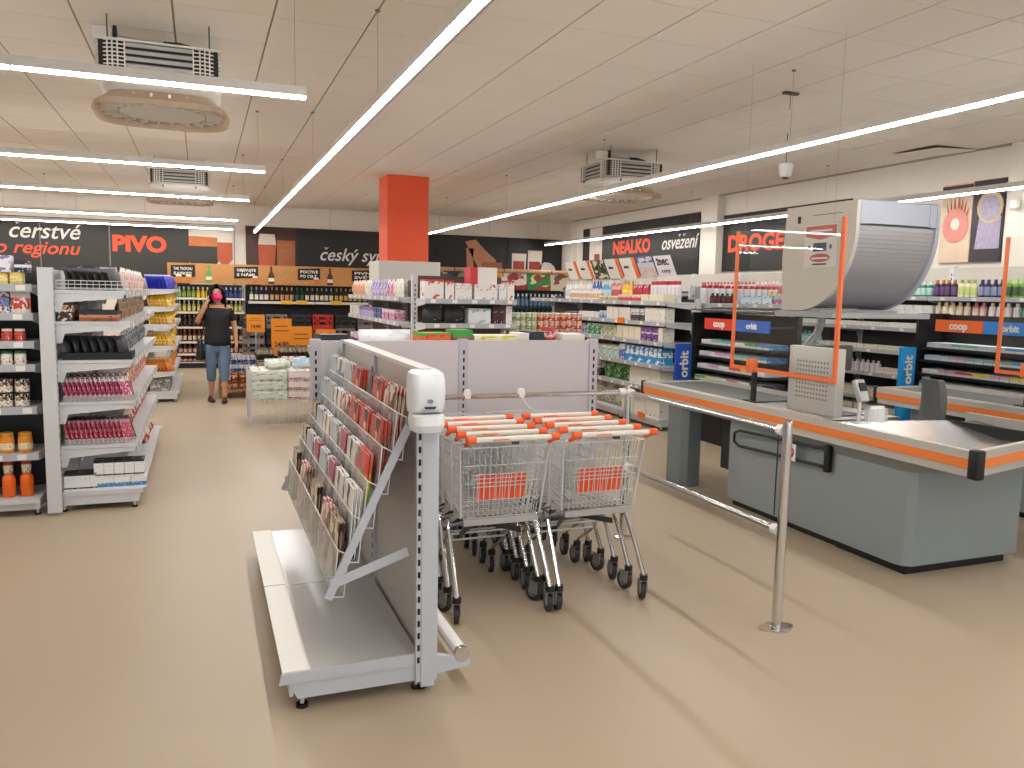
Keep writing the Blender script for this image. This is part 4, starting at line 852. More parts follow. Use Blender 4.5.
# E: end of the cleaning gondola, facing the tills
tE, GE = gondola('end_shelving', 'end shelving of the cleaning gondola, half hidden by the black gum rack', 'shelving', (5.61, 8.42), 0, 1.2, 1, [(.55, .40), (.95, .40), (1.25, .40), (1.53, .40)], 1.74, tags=.2, base=(.14, .42))
PE = 'on the top shelf of the end shelving'
row(GE, cl('#eceae8', '#b8304a', '#e2dfe0', .04, .22, 'spray'), 'spray_can', 'white bottle with a dark red cap', PE, 'bottle', .08, .088, 13, -.12, 1.53)
row(GE, cl('#e6c84a', '#c8a02a', '#efdc8a', .04, .16), 'cleaner_bottle', 'yellow bottle', PE, 'bottle', 1.0, .088, 3, -.24, 1.53)
row(GE, m_bottle(.032, .12, colm('#1c1c1e'), colm('#26262a'), colm('#6a2a2a')), 'spray_can', 'small black bottle', PE, 'bottle', .06, .07, 5, -.34, 1.53)
row(GE, m_box(.14, .1, .10, pm('print_bluewhite', [(0, '#e4eaf0'), (.5, '#cfe2f0')], ['#4a90c8'], 3, .3)), 'carton', 'white carton with a blue mark', PE, 'carton', .5, .155, 3, -.34, 1.53)
row(GE, m_box(.075, .1, .10, pm('print_redblue', [(0, '#c84a5a'), (.5, '#8ab0d8')], ['#e6dce0'], 3, .35)), 'carton', 'red and blue carton', PE, 'carton', .95, .085, 3, -.34, 1.53)
redp = pm('print_redpack', [(0, '#b02a30'), (.5, '#d8b0a8')], ['#ece0dc', '#8a1a20'], 4, .33)
for z, pl in ((1.25, 'on the third shelf of the end shelving'), (.95, 'on the second shelf of the end shelving'), (.55, 'on the lowest shelf of the end shelving'), (.14, 'on the base of the end shelving')):
    row(GE, m_box(.15, .15, .15, redp), 'carton', 'red carton', pl, 'carton', .1, .165, 7, -.28, z)

# ================================================================== W: toiletries along the right wall
lvW = [(.45, .50), (.74, .48), (1.02, .45), (1.29, .42), (1.45, .38), (1.655, .34)]
tW, GW = gondola('toiletries_shelving', 'long dark-backed toiletries shelving along the right wall below the posters', 'shelving', (8.0, 14.6), -PI / 2, 9.1, 7, lvW, 2.0, tags=.33, base=(.14, .5), back=mat('panel_dark_brown', '#454240', .5), front_z=.04)
MB().box(.04, 9.06, -.012, -.001, 1.70, 1.99).build('top_panel', mat('panel_warm_grey', '#c2bbb1', .5), tW)
NW = 9.1
PWs = ['on the base of the wall shelving', 'on the lowest wall shelf', 'on the second wall shelf', 'on the third wall shelf', 'on the fourth wall shelf', 'on the fifth wall shelf', 'on the top wall shelf']
def rowW(z, pl, segs, v, u=NW - .03, jit=.005):
    for me, nm, d, cat, n, du in segs:
        row(GW, me, nm, d, pl, cat, u - du / 2 - (n - 1) * du, du, n, v, z, jit=jit); u -= n * du + .012
    return u
sh = lambda b, c, l, r=.034, h=.2, k='round': m_bottle(r, h, colm(b, .3), colm(c, .35), colm(l, .4), k)
rowW(1.655, PWs[6], ((sh('#d9882a', '#e9d9b0', '#f0b04a', .036, .19), 'shampoo_bottle', 'orange shampoo bottle', 'bottle', 2, .076), (sh('#7aa83a', '#a8d060', '#3a5a2a', .035, .19), 'shampoo_bottle', 'light green shampoo bottle', 'bottle', 3, .076), (sh('#1c2244', '#2a3060', '#8a90b0', .035, .19), 'shampoo_bottle', 'navy shampoo bottle', 'bottle', 4, .076), (sh('#e2dcc0', '#8ab03a', '#c9d48a', .035, .19), 'shampoo_bottle', 'cream bottle with green cap', 'bottle', 3, .076), (sh('#2a1c2c', '#c8742a', '#6a4a7a', .035, .19), 'shampoo_bottle', 'dark plum bottle with orange cap', 'bottle', 4, .076), (sh('#2a8a7a', '#d9e6e0', '#bfe0d4', .036, .17), 'mouthwash_bottle', 'dark teal mouthwash bottle', 'bottle', 3, .076), (sh('#5ab8b4', '#e6ecea', '#cfeae4', .036, .18), 'mouthwash_bottle', 'aqua mouthwash bottle', 'bottle', 5, .076), (sh('#7ac8a4', '#e6ecea', '#d4ecdc', .036, .17), 'mouthwash_bottle', 'mint mouthwash bottle', 'bottle', 5, .076), (sh('#a8d0cc', '#e6ecea', '#d9ece8', .036, .17), 'mouthwash_bottle', 'pale mouthwash bottle', 'bottle', 4, .076), (sh('#e6c860', '#f0e0a0', '#f2e4b0', .036, .18), 'shampoo_bottle', 'yellow shampoo bottle', 'bottle', 5, .076), (sh('#d88aa0', '#e9dce0', '#c05a7a', .036, .19), 'shampoo_bottle', 'pink shampoo bottle', 'bottle', 16, .088), (sh('#d9c8b8', '#c05a6a', '#e9ddd4', .036, .19), 'shampoo_bottle', 'beige bottle with a rose cap', 'bottle', 16, .088)), -.27)
wpk = pm('print_whitepaste', [(0, '#e4e4de')], ['#8ab4b0', '#c4c4bc'], 6, .28)
rowW(1.45, PWs[5], ((sh('#3a8a5a', '#2a6a44', '#6ab08a', .034, .14), 'shampoo_bottle', 'green oval bottle', 'bottle', 2, .085), (sh('#e9e4dc', '#dcd8d0', '#e4d4d4', .036, .15), 'lotion_bottle', 'white lotion bottle', 'bottle', 4, .09), (sh('#d88a8a', '#c86a6a', '#efd4d0', .036, .15), 'lotion_bottle', 'rose lotion bottle', 'bottle', 2, .09), (sh('#e6d0b0', '#dcc09a', '#efe2cc', .036, .15), 'lotion_bottle', 'beige lotion bottle', 'bottle', 5, .09), (m_box(.12, .1, .11, wpk), 'carton', 'white toothpaste carton', 'carton', 10, .125), (m_box(.12, .1, .08, pm('print_greentube', [(0, '#dfe4d8')], ['#6a8a4a', '#c9d0c0'], 5, .3)), 'carton', 'white and green tube carton', 'carton', 12, .125), (m_box(.12, .12, .1, MATS['print_pinkblock']), 'carton', 'rose carton', 'carton', 24, .13)), -.3)
rowW(1.29, PWs[4], ((m_box(.12, .12, .06, wpk), 'carton', 'low white carton', 'carton', 14, .125), (m_box(.12, .12, .055, pm('print_paste', [(0, '#e6e2d8')], ['#c8a04a', '#6a9a8a'], 5, .3)), 'carton', 'low cream carton', 'carton', 20, .125), (m_box(.12, .12, .09, pm('print_tanpk', [(0, '#dcc8a0')], ['#c86a3a', '#efe4cc'], 5, .3)), 'carton', 'tan and orange carton', 'carton', 24, .13)), -.34)
rowW(1.02, PWs[3], ((m_box(.1, .1, .05, pm('print_softbeige', [(0, '#dcd4bc')], ['#b8b094'], 4, .3)), 'soap_box', 'small beige soap box', 'box', 26, .11), (sh('#5ac0c0', '#3aa0a0', '#bfe6e2', .036, .16), 'shampoo_bottle', 'turquoise bottle', 'bottle', 6, .09), (sh('#c84a7a', '#e6e6ea', '#e0b0c4', .036, .16), 'shampoo_bottle', 'magenta bottle', 'bottle', 3, .09), (m_box(.12, .12, .13, pm('print_pinkcart', [(0, '#c06a90'), (.5, '#e2c4d0')], ['#8a2a5a'], 4, .35)), 'carton', 'magenta carton', 'carton', 22, .13)), -.37)
rowW(.74, PWs[2], ((m_box(.14, .12, .07, pm('print_redsmall', [(0, '#e2dcd4')], ['#c8483a', '#d0c8c0'], 4, .3)), 'carton', 'white carton with red print', 'carton', 12, .15), (sh('#e6e4e2', '#d4d2d0', '#dcd8e0', .034, .14), 'lotion_bottle', 'small white lotion bottle', 'bottle', 14, .085), (sh('#b84a80', '#c86a98', '#d890b4', .034, .14), 'lotion_bottle', 'magenta lotion bottle', 'bottle', 8, .085), (m_box(.14, .14, .14, MATS['print_pinkcart']), 'carton', 'violet carton', 'carton', 24, .15)), -.4)
rowW(.45, PWs[1], ((m_box(.2, .2, .1, pm('print_linen', [(0, '#dcd6c4')], ['#b0a890'], 4, .3)), 'carton', 'flat linen coloured carton', 'carton', 40, .21),), -.38)
rowW(.14, PWs[0], ((m_box(.25, .3, .2, MATS['print_linen']), 'carton', 'large linen coloured box', 'box', 32, .27),), -.3)
# ================================================================== magazine stand
post_m = mat('post_bluegrey', '#c3c6ce', .4)
t1, G1 = gondola('magazine_gondola', 'bare silver gondola holding a slanted magazine rack, with a wide steel base', 'shelving', (.80, 4.89), -PI / 2, 1.90, 2, [], 1.30, back=mat('panel_silver', '#c9c5bf', .36, .2, noise=.05, nscale=3), frame=post_m, base=(.15, .53))
for o in list(t1.children):
    if o.name.startswith(('base_shelf', 'plinth')): bpy.data.objects.remove(o)
steel_b = mat('base_steel', '#d2d2d1', .27, .25, noise=.05, nscale=6, aniso=(120, 4, 4))
for k in range(2):
    MB().box(k * .95 + .004, k * .95 + .946, -.53, -.016, .13, .15).build('base_shelf', steel_b, t1)
    MB().box(k * .95 + .004, k * .95 + .946, -.545, -.44, .1505, .157).build('base_front_strip', mat('strip_cream', '#e3e0d8', .4), t1)
MB().prism([(-.49, .05), (-.02, .05), (-.016, .13), (-.53, .13)], 1.90, 1.906, 'x').build('base_bracket', post_m, t1)
MB().prism([(-.56, .115), (-.016, .115), (-.016, .165), (-.55, .158)], 1.906, 1.912, 'x').build('base_end_rim', post_m, t1)
MB().box(.004, 1.9, -.52, -.505, .06, .13).build('plinth', post_m, t1)
MB().box(1.902, 1.925, -.035, .052, .05, 1.30).build('end_post', post_m, t1)
b = MB()
for k in range(22): b.box(1.9255, 1.9268, -.030, -.020, .13 + k * .05, .155 + k * .05)
o = b.build('slots', slot_m, t1, smooth=0); o['kind'] = 'stuff'
MB().box(0, 1.9, -.012, .05, 1.285, 1.302).build('top_cap', mat('cap_light', '#dcdad6', .4), t1)
for y in (-.47, .0): MB().cyl((1.87, y, .012), (1.87, y, .06), .009, 8).cyl((1.87, y, 0), (1.87, y, .014), .024, 10, 1).build('foot', [zinc, black], t1)
MB().prism([(.052, .06), (.20, .075), (.20, .10), (.052, .14)], 1.87, 1.90, 'x').build('rear_foot_bracket', post_m, t1)
MB().cyl((.1, .165, .128), (1.88, .165, .128), .03, 12).cyl((1.88, .165, .128), (1.905, .165, .128), .032, 12, 1).build('bumper_tube', [white, chrome], t1)
# rack hung on the gondola: local x along the stand, -y outwards
t = thing('magazine_rack', 'slanted five-tier clear magazine rack hung on the silver gondola', 'rack', (.80, 4.89, 0), -PI / 2)
UP = Vector((0, .106, .994)); NB = Vector((0, .994, -.106))        # up along a pocket front, and inwards
SL = Vector((0, .427, .904)); SN = Vector((0, .904, -.427))        # the slope of the whole rack
for x in (.003, 1.827):
    MB().obox((x, -.205, .735), (.005, 0, 0), tuple(SN * .016), tuple(SL * .372)).build('side_bar', post_m, t)
    MB().obox((x + (.0065 if x > 1 else -.0065) * .8, -.2, .51), (.003, 0, 0), (0, .152, .052), (0, -.006, .018)).build('brace', post_m, t)
acr = mat('acrylic_grey', '#d4d6d8', .12)
_n = acr.node_tree; _t = _n.nodes.new('ShaderNodeBsdfTransparent'); _t.inputs[0].default_value = (.95, .955, .96, 1); _x = _n.nodes.new('ShaderNodeMixShader'); _x.inputs[0].default_value = .33
_n.links.new(_t.outputs[0], _x.inputs[1]); _n.links.new(_n.nodes['Principled BSDF'].outputs[0], _x.inputs[2]); _n.links.new(_x.outputs[0], _n.nodes['Material Output'].inputs[0])
TIER = [Vector((0, .708 - .80 - .058 * k, 1.126 - .134 * k)) for k in range(5)]
for k, P in enumerate(TIER):
    Q = P - UP * .188; Bk = Q + NB * .042
    f = MB().obox((.915, (P.y + Q.y) / 2, (P.z + Q.z) / 2), (.904, 0, 0), tuple(NB * .0014), tuple((P - Q) / 2)).build('pocket_front', acr, t)
    MB().obox((.915, (Q.y + Bk.y) / 2, (Q.z + Bk.z) / 2), (.904, 0, 0), tuple(NB * .021), tuple(UP * .0014)).build('pocket_floor', acr, f)
    MB().cyl((.011, P.y, P.z), (1.819, P.y, P.z), .003, 5).build('lip', mat('lip_white', '#e6e6e4', .4), f)
    w = MB().tube([(1.822, P.y, P.z), Vector((1.822, Q.y, Q.z)), Vector((1.822, Bk.y, Bk.z)), Vector((1.822, Bk.y, Bk.z)) + UP * .17, (1.822, P.y, P.z)], .0028, 5)
    w.build('wire_end', MATS['lip_white'], f); MB().tube([(.008, P.y, P.z), Vector((.008, Q.y, Q.z)), Vector((.008, Bk.y, Bk.z)), Vector((.008, Bk.y, Bk.z)) + UP * .17, (.008, P.y, P.z)], .0028, 5).build('wire_end', MATS['lip_white'], f)
mags = [('tan magazine with red masthead', [(0, '#b5826a'), (.8, '#b8342c')], ['#e6d4c4', '#3a2a26', '#c8503a']), ('pale tan cover magazine', [(0, '#c49a80'), (.82, '#d9cfc4')], ['#4a3028', '#e8d9cc', '#a83a30']), ('white weekly magazine', [(0, '#dcd8d2'), (.85, '#e6e2dc')], ['#8a8680', '#b8c4d0']), ('newspaper with blue picture', [(0, '#dedbd4'), (.4, '#7aa8cc'), (.75, '#e4e0da')], ['#8a8680']), ('pink cover magazine', [(0, '#d9a8b0'), (.7, '#b84a70')], ['#efe0dc', '#3a5a4a']), ('bright colouring magazine', [(0, '#4a8ab8'), (.3, '#e8c83a'), (.7, '#d8407a')], ['#4aa84a', '#e6452e']), ('brown cover magazine', [(0, '#6a4a3a'), (.7, '#8a6a54')], ['#d9c4ac', '#2a1e1a']), ('black and white magazine', [(0, '#26262a'), (.3, '#dcd8d4')], ['#26262a', '#efece8'])]
MM = []
for k, (d, st, bl) in enumerate(mags):
    cov = pm('print_mag%d' % k, st, bl, 1.7, .40, rough=.25, seed=k * 1.3); pg = mat('mag_pages', '#e2ddd2', .7)
    MM.append((d, MB().box(-.10, .10, -.0052, .0052, 0, .275, 0, front=1).mesh('magazine', [cov, cov], 0), MB().box(-.105, .105, -.004, .004, 0, .24, 0, front=1).mesh('magazine', [pg, cov], 0)))
TN = ['top', 'second', 'third', 'fourth', 'bottom']
plan = [[(.13, 2), (.37, 3), (.63, 2), (.89, 0), (1.40, 0), (1.65, 1)], [(.13, 2), (.38, 2), (.64, 7), (.90, 1), (1.15, 0), (1.40, 0), (1.65, 0)], [(.13, 6), (.38, 2), (.64, 7), (.9, 2), (1.15, 4), (1.40, 7), (1.65, 5)], [(.14, 6), (.39, 2), (.66, 4), (.92, 2), (1.17, 4), (1.42, 7), (1.67, 7)], [(.2, 6), (.6, 1), (1.05, 6), (1.42, 1), (1.67, 6)]]
for k, (P, items) in enumerate(zip(TIER, plan)):
    Q = P - UP * .188
    Mr = Matrix(((1, 0, 0), (0, NB.y, UP.y), (0, NB.z, UP.z)))
    for q, (u, mi) in enumerate(items):
        d, me, me2 = MM[mi]
        nn = 3 if (k + q) % 2 else 2
        for c in range(nn):
            p = Q + UP * (.004 + .006 * (c % 2)) + NB * (.0088 + .0122 * c); p.x = max(.13, min(1.69, u)) + .012 * c
            M = G1 @ Matrix.Translation(p) @ (Mr.to_4x4() @ Matrix.Rotation(random.uniform(-.004, .004), 4, 'Y'))
            o = link('magazine', me, None); o.matrix_world = M
            tag(o, '%s, %s in the %s pile of the %s rack tier' % (d, ('outermost', 'second', 'innermost')[c], ('seventh', 'sixth', 'fifth', 'fourth', 'third', 'second', 'first')[q + 7 - len(items)], TN[k]), 'magazine', 'magazines in the slanted rack')
# hand gel dispenser on the end post
t = thing('gel_dispenser', 'white wall-type hand gel dispenser on the end post of the magazine stand', 'dispenser', (.785, 2.96, 1.07))
def rrect(w, d, r, z, y0, n=4):
    pts = []
    for cx, cy, a0 in ((w - r, -d + r, -PI / 2), (w - r, 0, 0), (-w + r, 0, PI / 2), (-w + r, -d + r, PI)):
        if cy == 0: pts += [(math.copysign(w, cx), y0, z)]
        else: pts += [(cx + r * math.cos(a0 + q * PI / 2 / n), y0 + cy + r * math.sin(a0 + q * PI / 2 / n), z) for q in range(n + 1)]
    return pts + [pts[0]]
secs = [(w_ * .88, d_, r_ * .9, z_) for w_, d_, r_, z_ in [(.048, .055, .02, .075), (.070, .075, .03, .078), (.074, .095, .035, .10), (.075, .105, .035, .16), (.074, .10, .035, .20), (.070, .085, .03, .225), (.055, .06, .03, .236), (.03, .03, .02, .238)]]
MB().grid([rrect(w, d, r, z, 0) for w, d, r, z in secs][::-1]).build('body', mat('dispenser_white', '#eeeff2', .3), t)
MB().grid([rrect(w, d, r, z, -.008) for w, d, r, z in ((.052, .085, .03, .0745), (.060, .108, .035, .068), (.061, .112, .035, .035), (.055, .098, .035, .008), (.035, .05, .02, -.002))]).build('push_lever', MATS['dispenser_white'], t)
MB().prism([(-.024, .105), (.024, .105), (.018, .096), (-.018, .096)], -.1045, -.1005, 'y').build('logo', mat('logo_dark', '#2c2c44', .4), t)
MB().prism([(.012 * math.cos(q * PI / 5), .125 + .008 * math.sin(q * PI / 5)) for q in range(10)], -.1055, -.1025, 'y').build('logo', mat('logo_grey', '#8a8a94', .4), t)
MB().box(-.055, .055, 0.0004, .0024, .02, .23).build('mount_plate', white, t)

# ================================================================== gondola at right angles behind the trolleys
t2_, G2_ = gondola('back_gondola', 'lilac grey bare gondola back behind the trolleys', 'shelving', (2.52, 4.985), PI, 1.88, 2, [(1.232, .42), (.80, .42), (.45, .42)], 1.30, back=mat('panel_lilac', '#cfc9cc', .45, noise=.03, nscale=2), frame=mat('post_lilac', '#c2bec6', .45), base=(.14, .44))
def top2(me, name, label, cat, x, y, g=None): put(me, name, label, cat, g, (x, y, 1.2335), (0, 0, random.uniform(-.05, .05)))
top2(m_pouch(.34, .16, .12, pm('print_whitebag', [(0, '#e4e4e6')], ['#cfd4da'], 3, .4)), 'plastic_bag', 'puffy white plastic bag lying on top of the lilac gondola', 'bag', 1.10, 5.12)
top2(m_box(.16, .2, .10, pm('print_orangepack', [(0, '#e0682e'), (.8, '#4aa83a')], ['#d8402e'], 3, .33)), 'snack_box', 'orange pack with green edge on top of the lilac gondola', 'pack', 1.44, 5.05) if False else top2(m_box(.2, .2, .10, pm('print_orangepack', [(0, '#e0682e'), (.8, '#4aa83a')], ['#d8402e'], 3, .33)), 'snack_box', 'orange pack with green edge on top of the lilac gondola', 'pack', 1.41, 5.08 + .04)
top2(m_box(.13, .2, .12, pm('print_greenpk', [(0, '#b83a5a'), (.6, '#3a9a3a')], ['#3a9a3a'], 3, .33)), 'snack_box', 'green pack with a magenta corner on top of the lilac gondola', 'pack', 1.60, 5.12)
top2(m_box(.30, .2, .085, pm('print_yellowpk', [(0, '#e6e04a'), (.7, '#ecebdc')], ['#d8d040'], 3, .33)), 'snack_box', 'long yellow pack on top of the lilac gondola', 'pack', 1.83, 5.12)
top2(m_box(.07, .2, .10, wb_), 'snack_box', 'small white carton after the yellow pack', 'carton', 2.03, 5.12)
top2(m_box(.10, .2, .11, colm('#2a2a2e')), 'snack_box', 'black carton on top of the lilac gondola', 'carton', 2.13, 5.14)
put(m_jar(.055, .14, pm('print_redtin', [(0, '#b83a38'), (.5, '#d88a84')], ['#e8d8d4', '#a82a2a'], 5, .35), colm('#b84a44'), MATS['print_redpack']), 'biscuit_tin', 'round red biscuit tin on top of the lilac gondola', 'tin', None, (2.245, 5.12, 1.2335))
top2(m_box(.17, .2, .095, pm('print_whiteribbon', [(0, '#e2ddd4')], ['#b83a48'], 3, .2)), 'snack_box', 'white carton with red ribbon print on top of the lilac gondola', 'carton', 2.40, 5.12)
put(m_box(.16, .14, .09, MATS['print_darkpack']), 'tool_pack', 'dark pack at the stand corner of the lilac gondola', 'pack', None, (.76, 5.10, 1.2335), (0, 0, .1))
put(m_box(.16, .12, .08, MATS['print_darkpack']), 'tool_pack', 'dark pack farthest back at the stand corner of the lilac gondola', 'pack', None, (.76, 5.26, 1.2335), (0, 0, .05))
put(m_box(.26, .13, .03, colm('#b8a888')), 'carton', 'flat tan carton behind the white bag on the lilac gondola', 'carton', None, (1.04, 5.30, 1.2335))

# ================================================================== barrier
t = thing('barrier', 'chrome barrier rail with two posts between the trolleys and the till', 'barrier', (2.585, 3.03, 0))
for y in (0, 1.54):
    MB().lathe([(.062, 0), (.062, .008), (.03, .012), (.0235, .016), (.0235, 1.022), (.018, 1.028)], 16, (0, y, 0), sx=1.0).build('post', chrome, t)
MB().prism([(.09 * math.cos(q * PI / 10) * 1.0, .045 * math.sin(q * PI / 10)) for q in range(20)], 0.0005, .012, 'z').build('foot_plate', chrome, t, (0, 0, 0), (0, 0, -.1))
for z in (.975, .485): MB().cyl((0, .03, z), (0, 1.51, z), .016, 12).build('rail', chrome, t)
MB().cyl((-1.742, 1.54, .975), (-.03, 1.54, .975), .016, 12).build('rail', chrome, t)
wj = mat('joint_white', '#efeeea', .35)
for p, q in (((0, .024, .975), (0, .062, .975)), ((0, .024, .485), (0, .062, .485)), ((0, 1.478, .975), (0, 1.516, .975)), ((0, 1.478, .485), (0, 1.516, .485)), ((-.062, 1.54, .975), (-.024, 1.54, .975))):
    MB().cyl(p, q, .026, 12).build('joint', wj, t)
for x in (-1.10, -.75): MB().lathe([(.024, -.02), (.026, 0), (.02, .03), (.01, .034)], 12, (x, 1.54, .985)).build('joint', wj, t)
MB().tube([(-.75, 1.52, .965), (-.78, 1.35, .93), (-.80, 1.2, .93)], .004, 5).build('chain', zinc, t)
# gondola mount of the rail
MB().cyl((-1.748, 1.54, .975), (-1.735, 1.54, .975), .03, 12).build('wall_flange', chrome, t)

# ================================================================== trolleys
def make_cart(label, loc, rz=0):
    t = thing('shopping_trolley', label, 'trolley', loc, rz, 'nested trolleys by the barrier')
    wire = zinc
    RB, RT, FB, FT = (.19, .17, .50), (.222, .10, .862), (.15, .68, .55), (.185, .78, .83)
    L = lambda a, b, k: tuple(a[i] + (b[i] - a[i]) * k for i in range(3)); mx_ = lambda p: (-p[0], p[1], p[2])
    def face(a0, a1, b0, b1, nv, nh, name, rv=.0019, rh=.0022):
        """wires between bottom edge a0-a1 and top edge b0-b1"""
        m = MB()
        for i in range(nv + 1):
            k = i / nv; m.cyl(L(a0, a1, k), L(b0, b1, k), rv, 4, caps=False)
        for j in range(nh + 1):
            k = j / nh; m.cyl(L(a0, b0, k), L(a1, b1, k), rh, 4, caps=False)
        return m.build(name, wire, t)
    face(mx_(RB), RB, mx_(RT), RT, 15, 4, 'basket_rear')
    face(RB, FB, RT, FT, 20, 5, 'basket_side'); face(mx_(RB), mx_(FB), mx_(RT), mx_(FT), 20, 5, 'basket_side')
    face(mx_(FB), FB, mx_(FT), FT, 12, 4, 'basket_front'); face(mx_(RB), RB, mx_(FB), FB, 12, 6, 'basket_floor')
    MB().tube([RT, FT, mx_(FT), mx_(RT)], .0045, 6).build('top_rim', wire, t)
    MB().box(-.194, .194, .145, .172, .468, .499).build('rear_beam', mat('beam_zinc', '#b9b7b4', .4, .6), t)
    # child seat flap with the orange board
    MB().prism([(.158, .585), (.150, .70), (.146, .718), (.150, .718), (.154, .70), (.162, .585)], -.128, .128, 'x').build('seat_flap', mat('flap_orange', '#ee5f30', .5), t)
    sg = MB()
    for zz in (.72, .70, .66): sg.cyl((-.16, .142, zz), (.16, .142, zz), .0025, 4)
    for q in range(9): sg.cyl((-.13 + q * .0325, .146, .585), (-.13 + q * .0325, .138, .72), .0018, 4)
    sg.build('flap_wires', wire, t)
    # handle
    MB().cyl((-.19, 0, .92), (.19, 0, .92), .0135, 10).build('handle', mat('handle_ivory', '#e9e2d6', .4), t)
    for s in (-1, 1):
        c = MB().cyl((s * .19, 0, .92), (s * .232, 0, .92), .018, 10).cyl((s * .214, 0, .915), (s * .214, .07, .885), .012, 8)
        c.build('handle_cap', mat('cap_orange', '#f0642c', .4), t)
        MB().tube([(s * .216, .06, .888), (s * .232, .1, .865), (s * .226, .12, .78), (s * .208, .16, .505)], .0055, 6).build('handle_bar', wire, t)
        MB().tube([(s * .245, .085, .135), (s * .24, .19, .30), (s * .232, .275, .42), (s * .215, .33, .442), (s * .19, .42, .444)], .0115, 8).tube([(s * .196, .16, .483), (s * .224, .29, .434)], .008, 6).build('leg', mat('leg_chrome', '#cfd0d2', .2, .95), t)
        MB().tube([(s * .19, .41, .444), (s * .165, .56, .25), (s * .16, .70, .16), (s * .16, .715, .135)], .009, 7).build('front_leg', MATS['leg_chrome'], t)
        MB().obox((s * .09, .40, .38), (s * .075, -.10, 0), (.004, .004, 0), (0, .004, .014)).build('brace', mat('brace_dark', '#4c4a47', .5, .5), t)
    MB().cyl((-.03, -.0145, .92), (-.11, -.0145, .92), .0035, 6).build('handle_label', orange, t); 
    MB().box(.0, .03, .004, .03, .890, .907).build('coin_lock', cable_m, t)
    for z, y, w in ((.28, .53, .165), (.33, .48, .18), (.442, .42, .185)): MB().cyl((-w, y, z), (w, y, z), .006, 6).build('crossbar', wire, t)
    for (x, y, a) in ((-.245, .085, .2), (.245, .085, -.5), (-.16, .715, .6), (.16, .715, -.3)):
        c = MB().cyl((0, 0, .112), (0, 0, .14), .022, 10, 0).build('caster', [black, zinc], t, (x, y, 0), (0, 0, a))
        MB().box(-.02, -.015, -.012, .045, .045, .112).box(.015, .02, -.012, .045, .045, .112).box(-.02, .02, -.012, .02, .106, .112).build('fork', mat('fork_zinc', '#9c9d9e', .4, .7), c)
        MB().cyl((-.012, .03, .0505), (.012, .03, .0505), .05, 16, 0).cyl((-.014, .03, .0505), (.014, .03, .0505), .03, 12, 1).build('wheel', [mat('tyre_dark', '#2b2c2e', .6), mat('hub_grey', '#77797b', .5)], c)
    return t
ordn = ['first', 'second', 'third', 'fourth', 'fifth']
carts = []
src = None
for fi, (x, yo, nm) in enumerate(((1.362, 3.47, 'the file next to the magazine stand'), (1.902, 3.47, 'the file next to the barrier'))):
    for k in range(5):
        lab = '%s shopping trolley, counted from the camera, in %s' % (ordn[k], nm)
        loc = (x - .004 * k * (fi == 1), yo + k * .155, 0)
        if src is None: src = make_cart(lab, loc); c = src
        else:
            c = copy_tree(src); c['label'] = lab; c.location = loc
        c.rotation_euler = (0, 0, random.uniform(-.003, .003))
        if k == 4:
            for ch in [h for h in c.children if h.name.startswith(('seat_flap', 'flap_wires'))]: bpy.data.objects.remove(ch)
        for ch in c.children:
            if k and ch.name.startswith(('basket_rear', 'seat_flap', 'flap_wires')):
                P0 = Vector((0, .10, .862)); ch.rotation_euler = (1.41, 0, 0); ch.location = P0 - Matrix.Rotation(1.41, 3, 'X') @ P0
            if ch.name.startswith('caster'): ch.rotation_euler = (0, 0, random.uniform(-.4, .4))

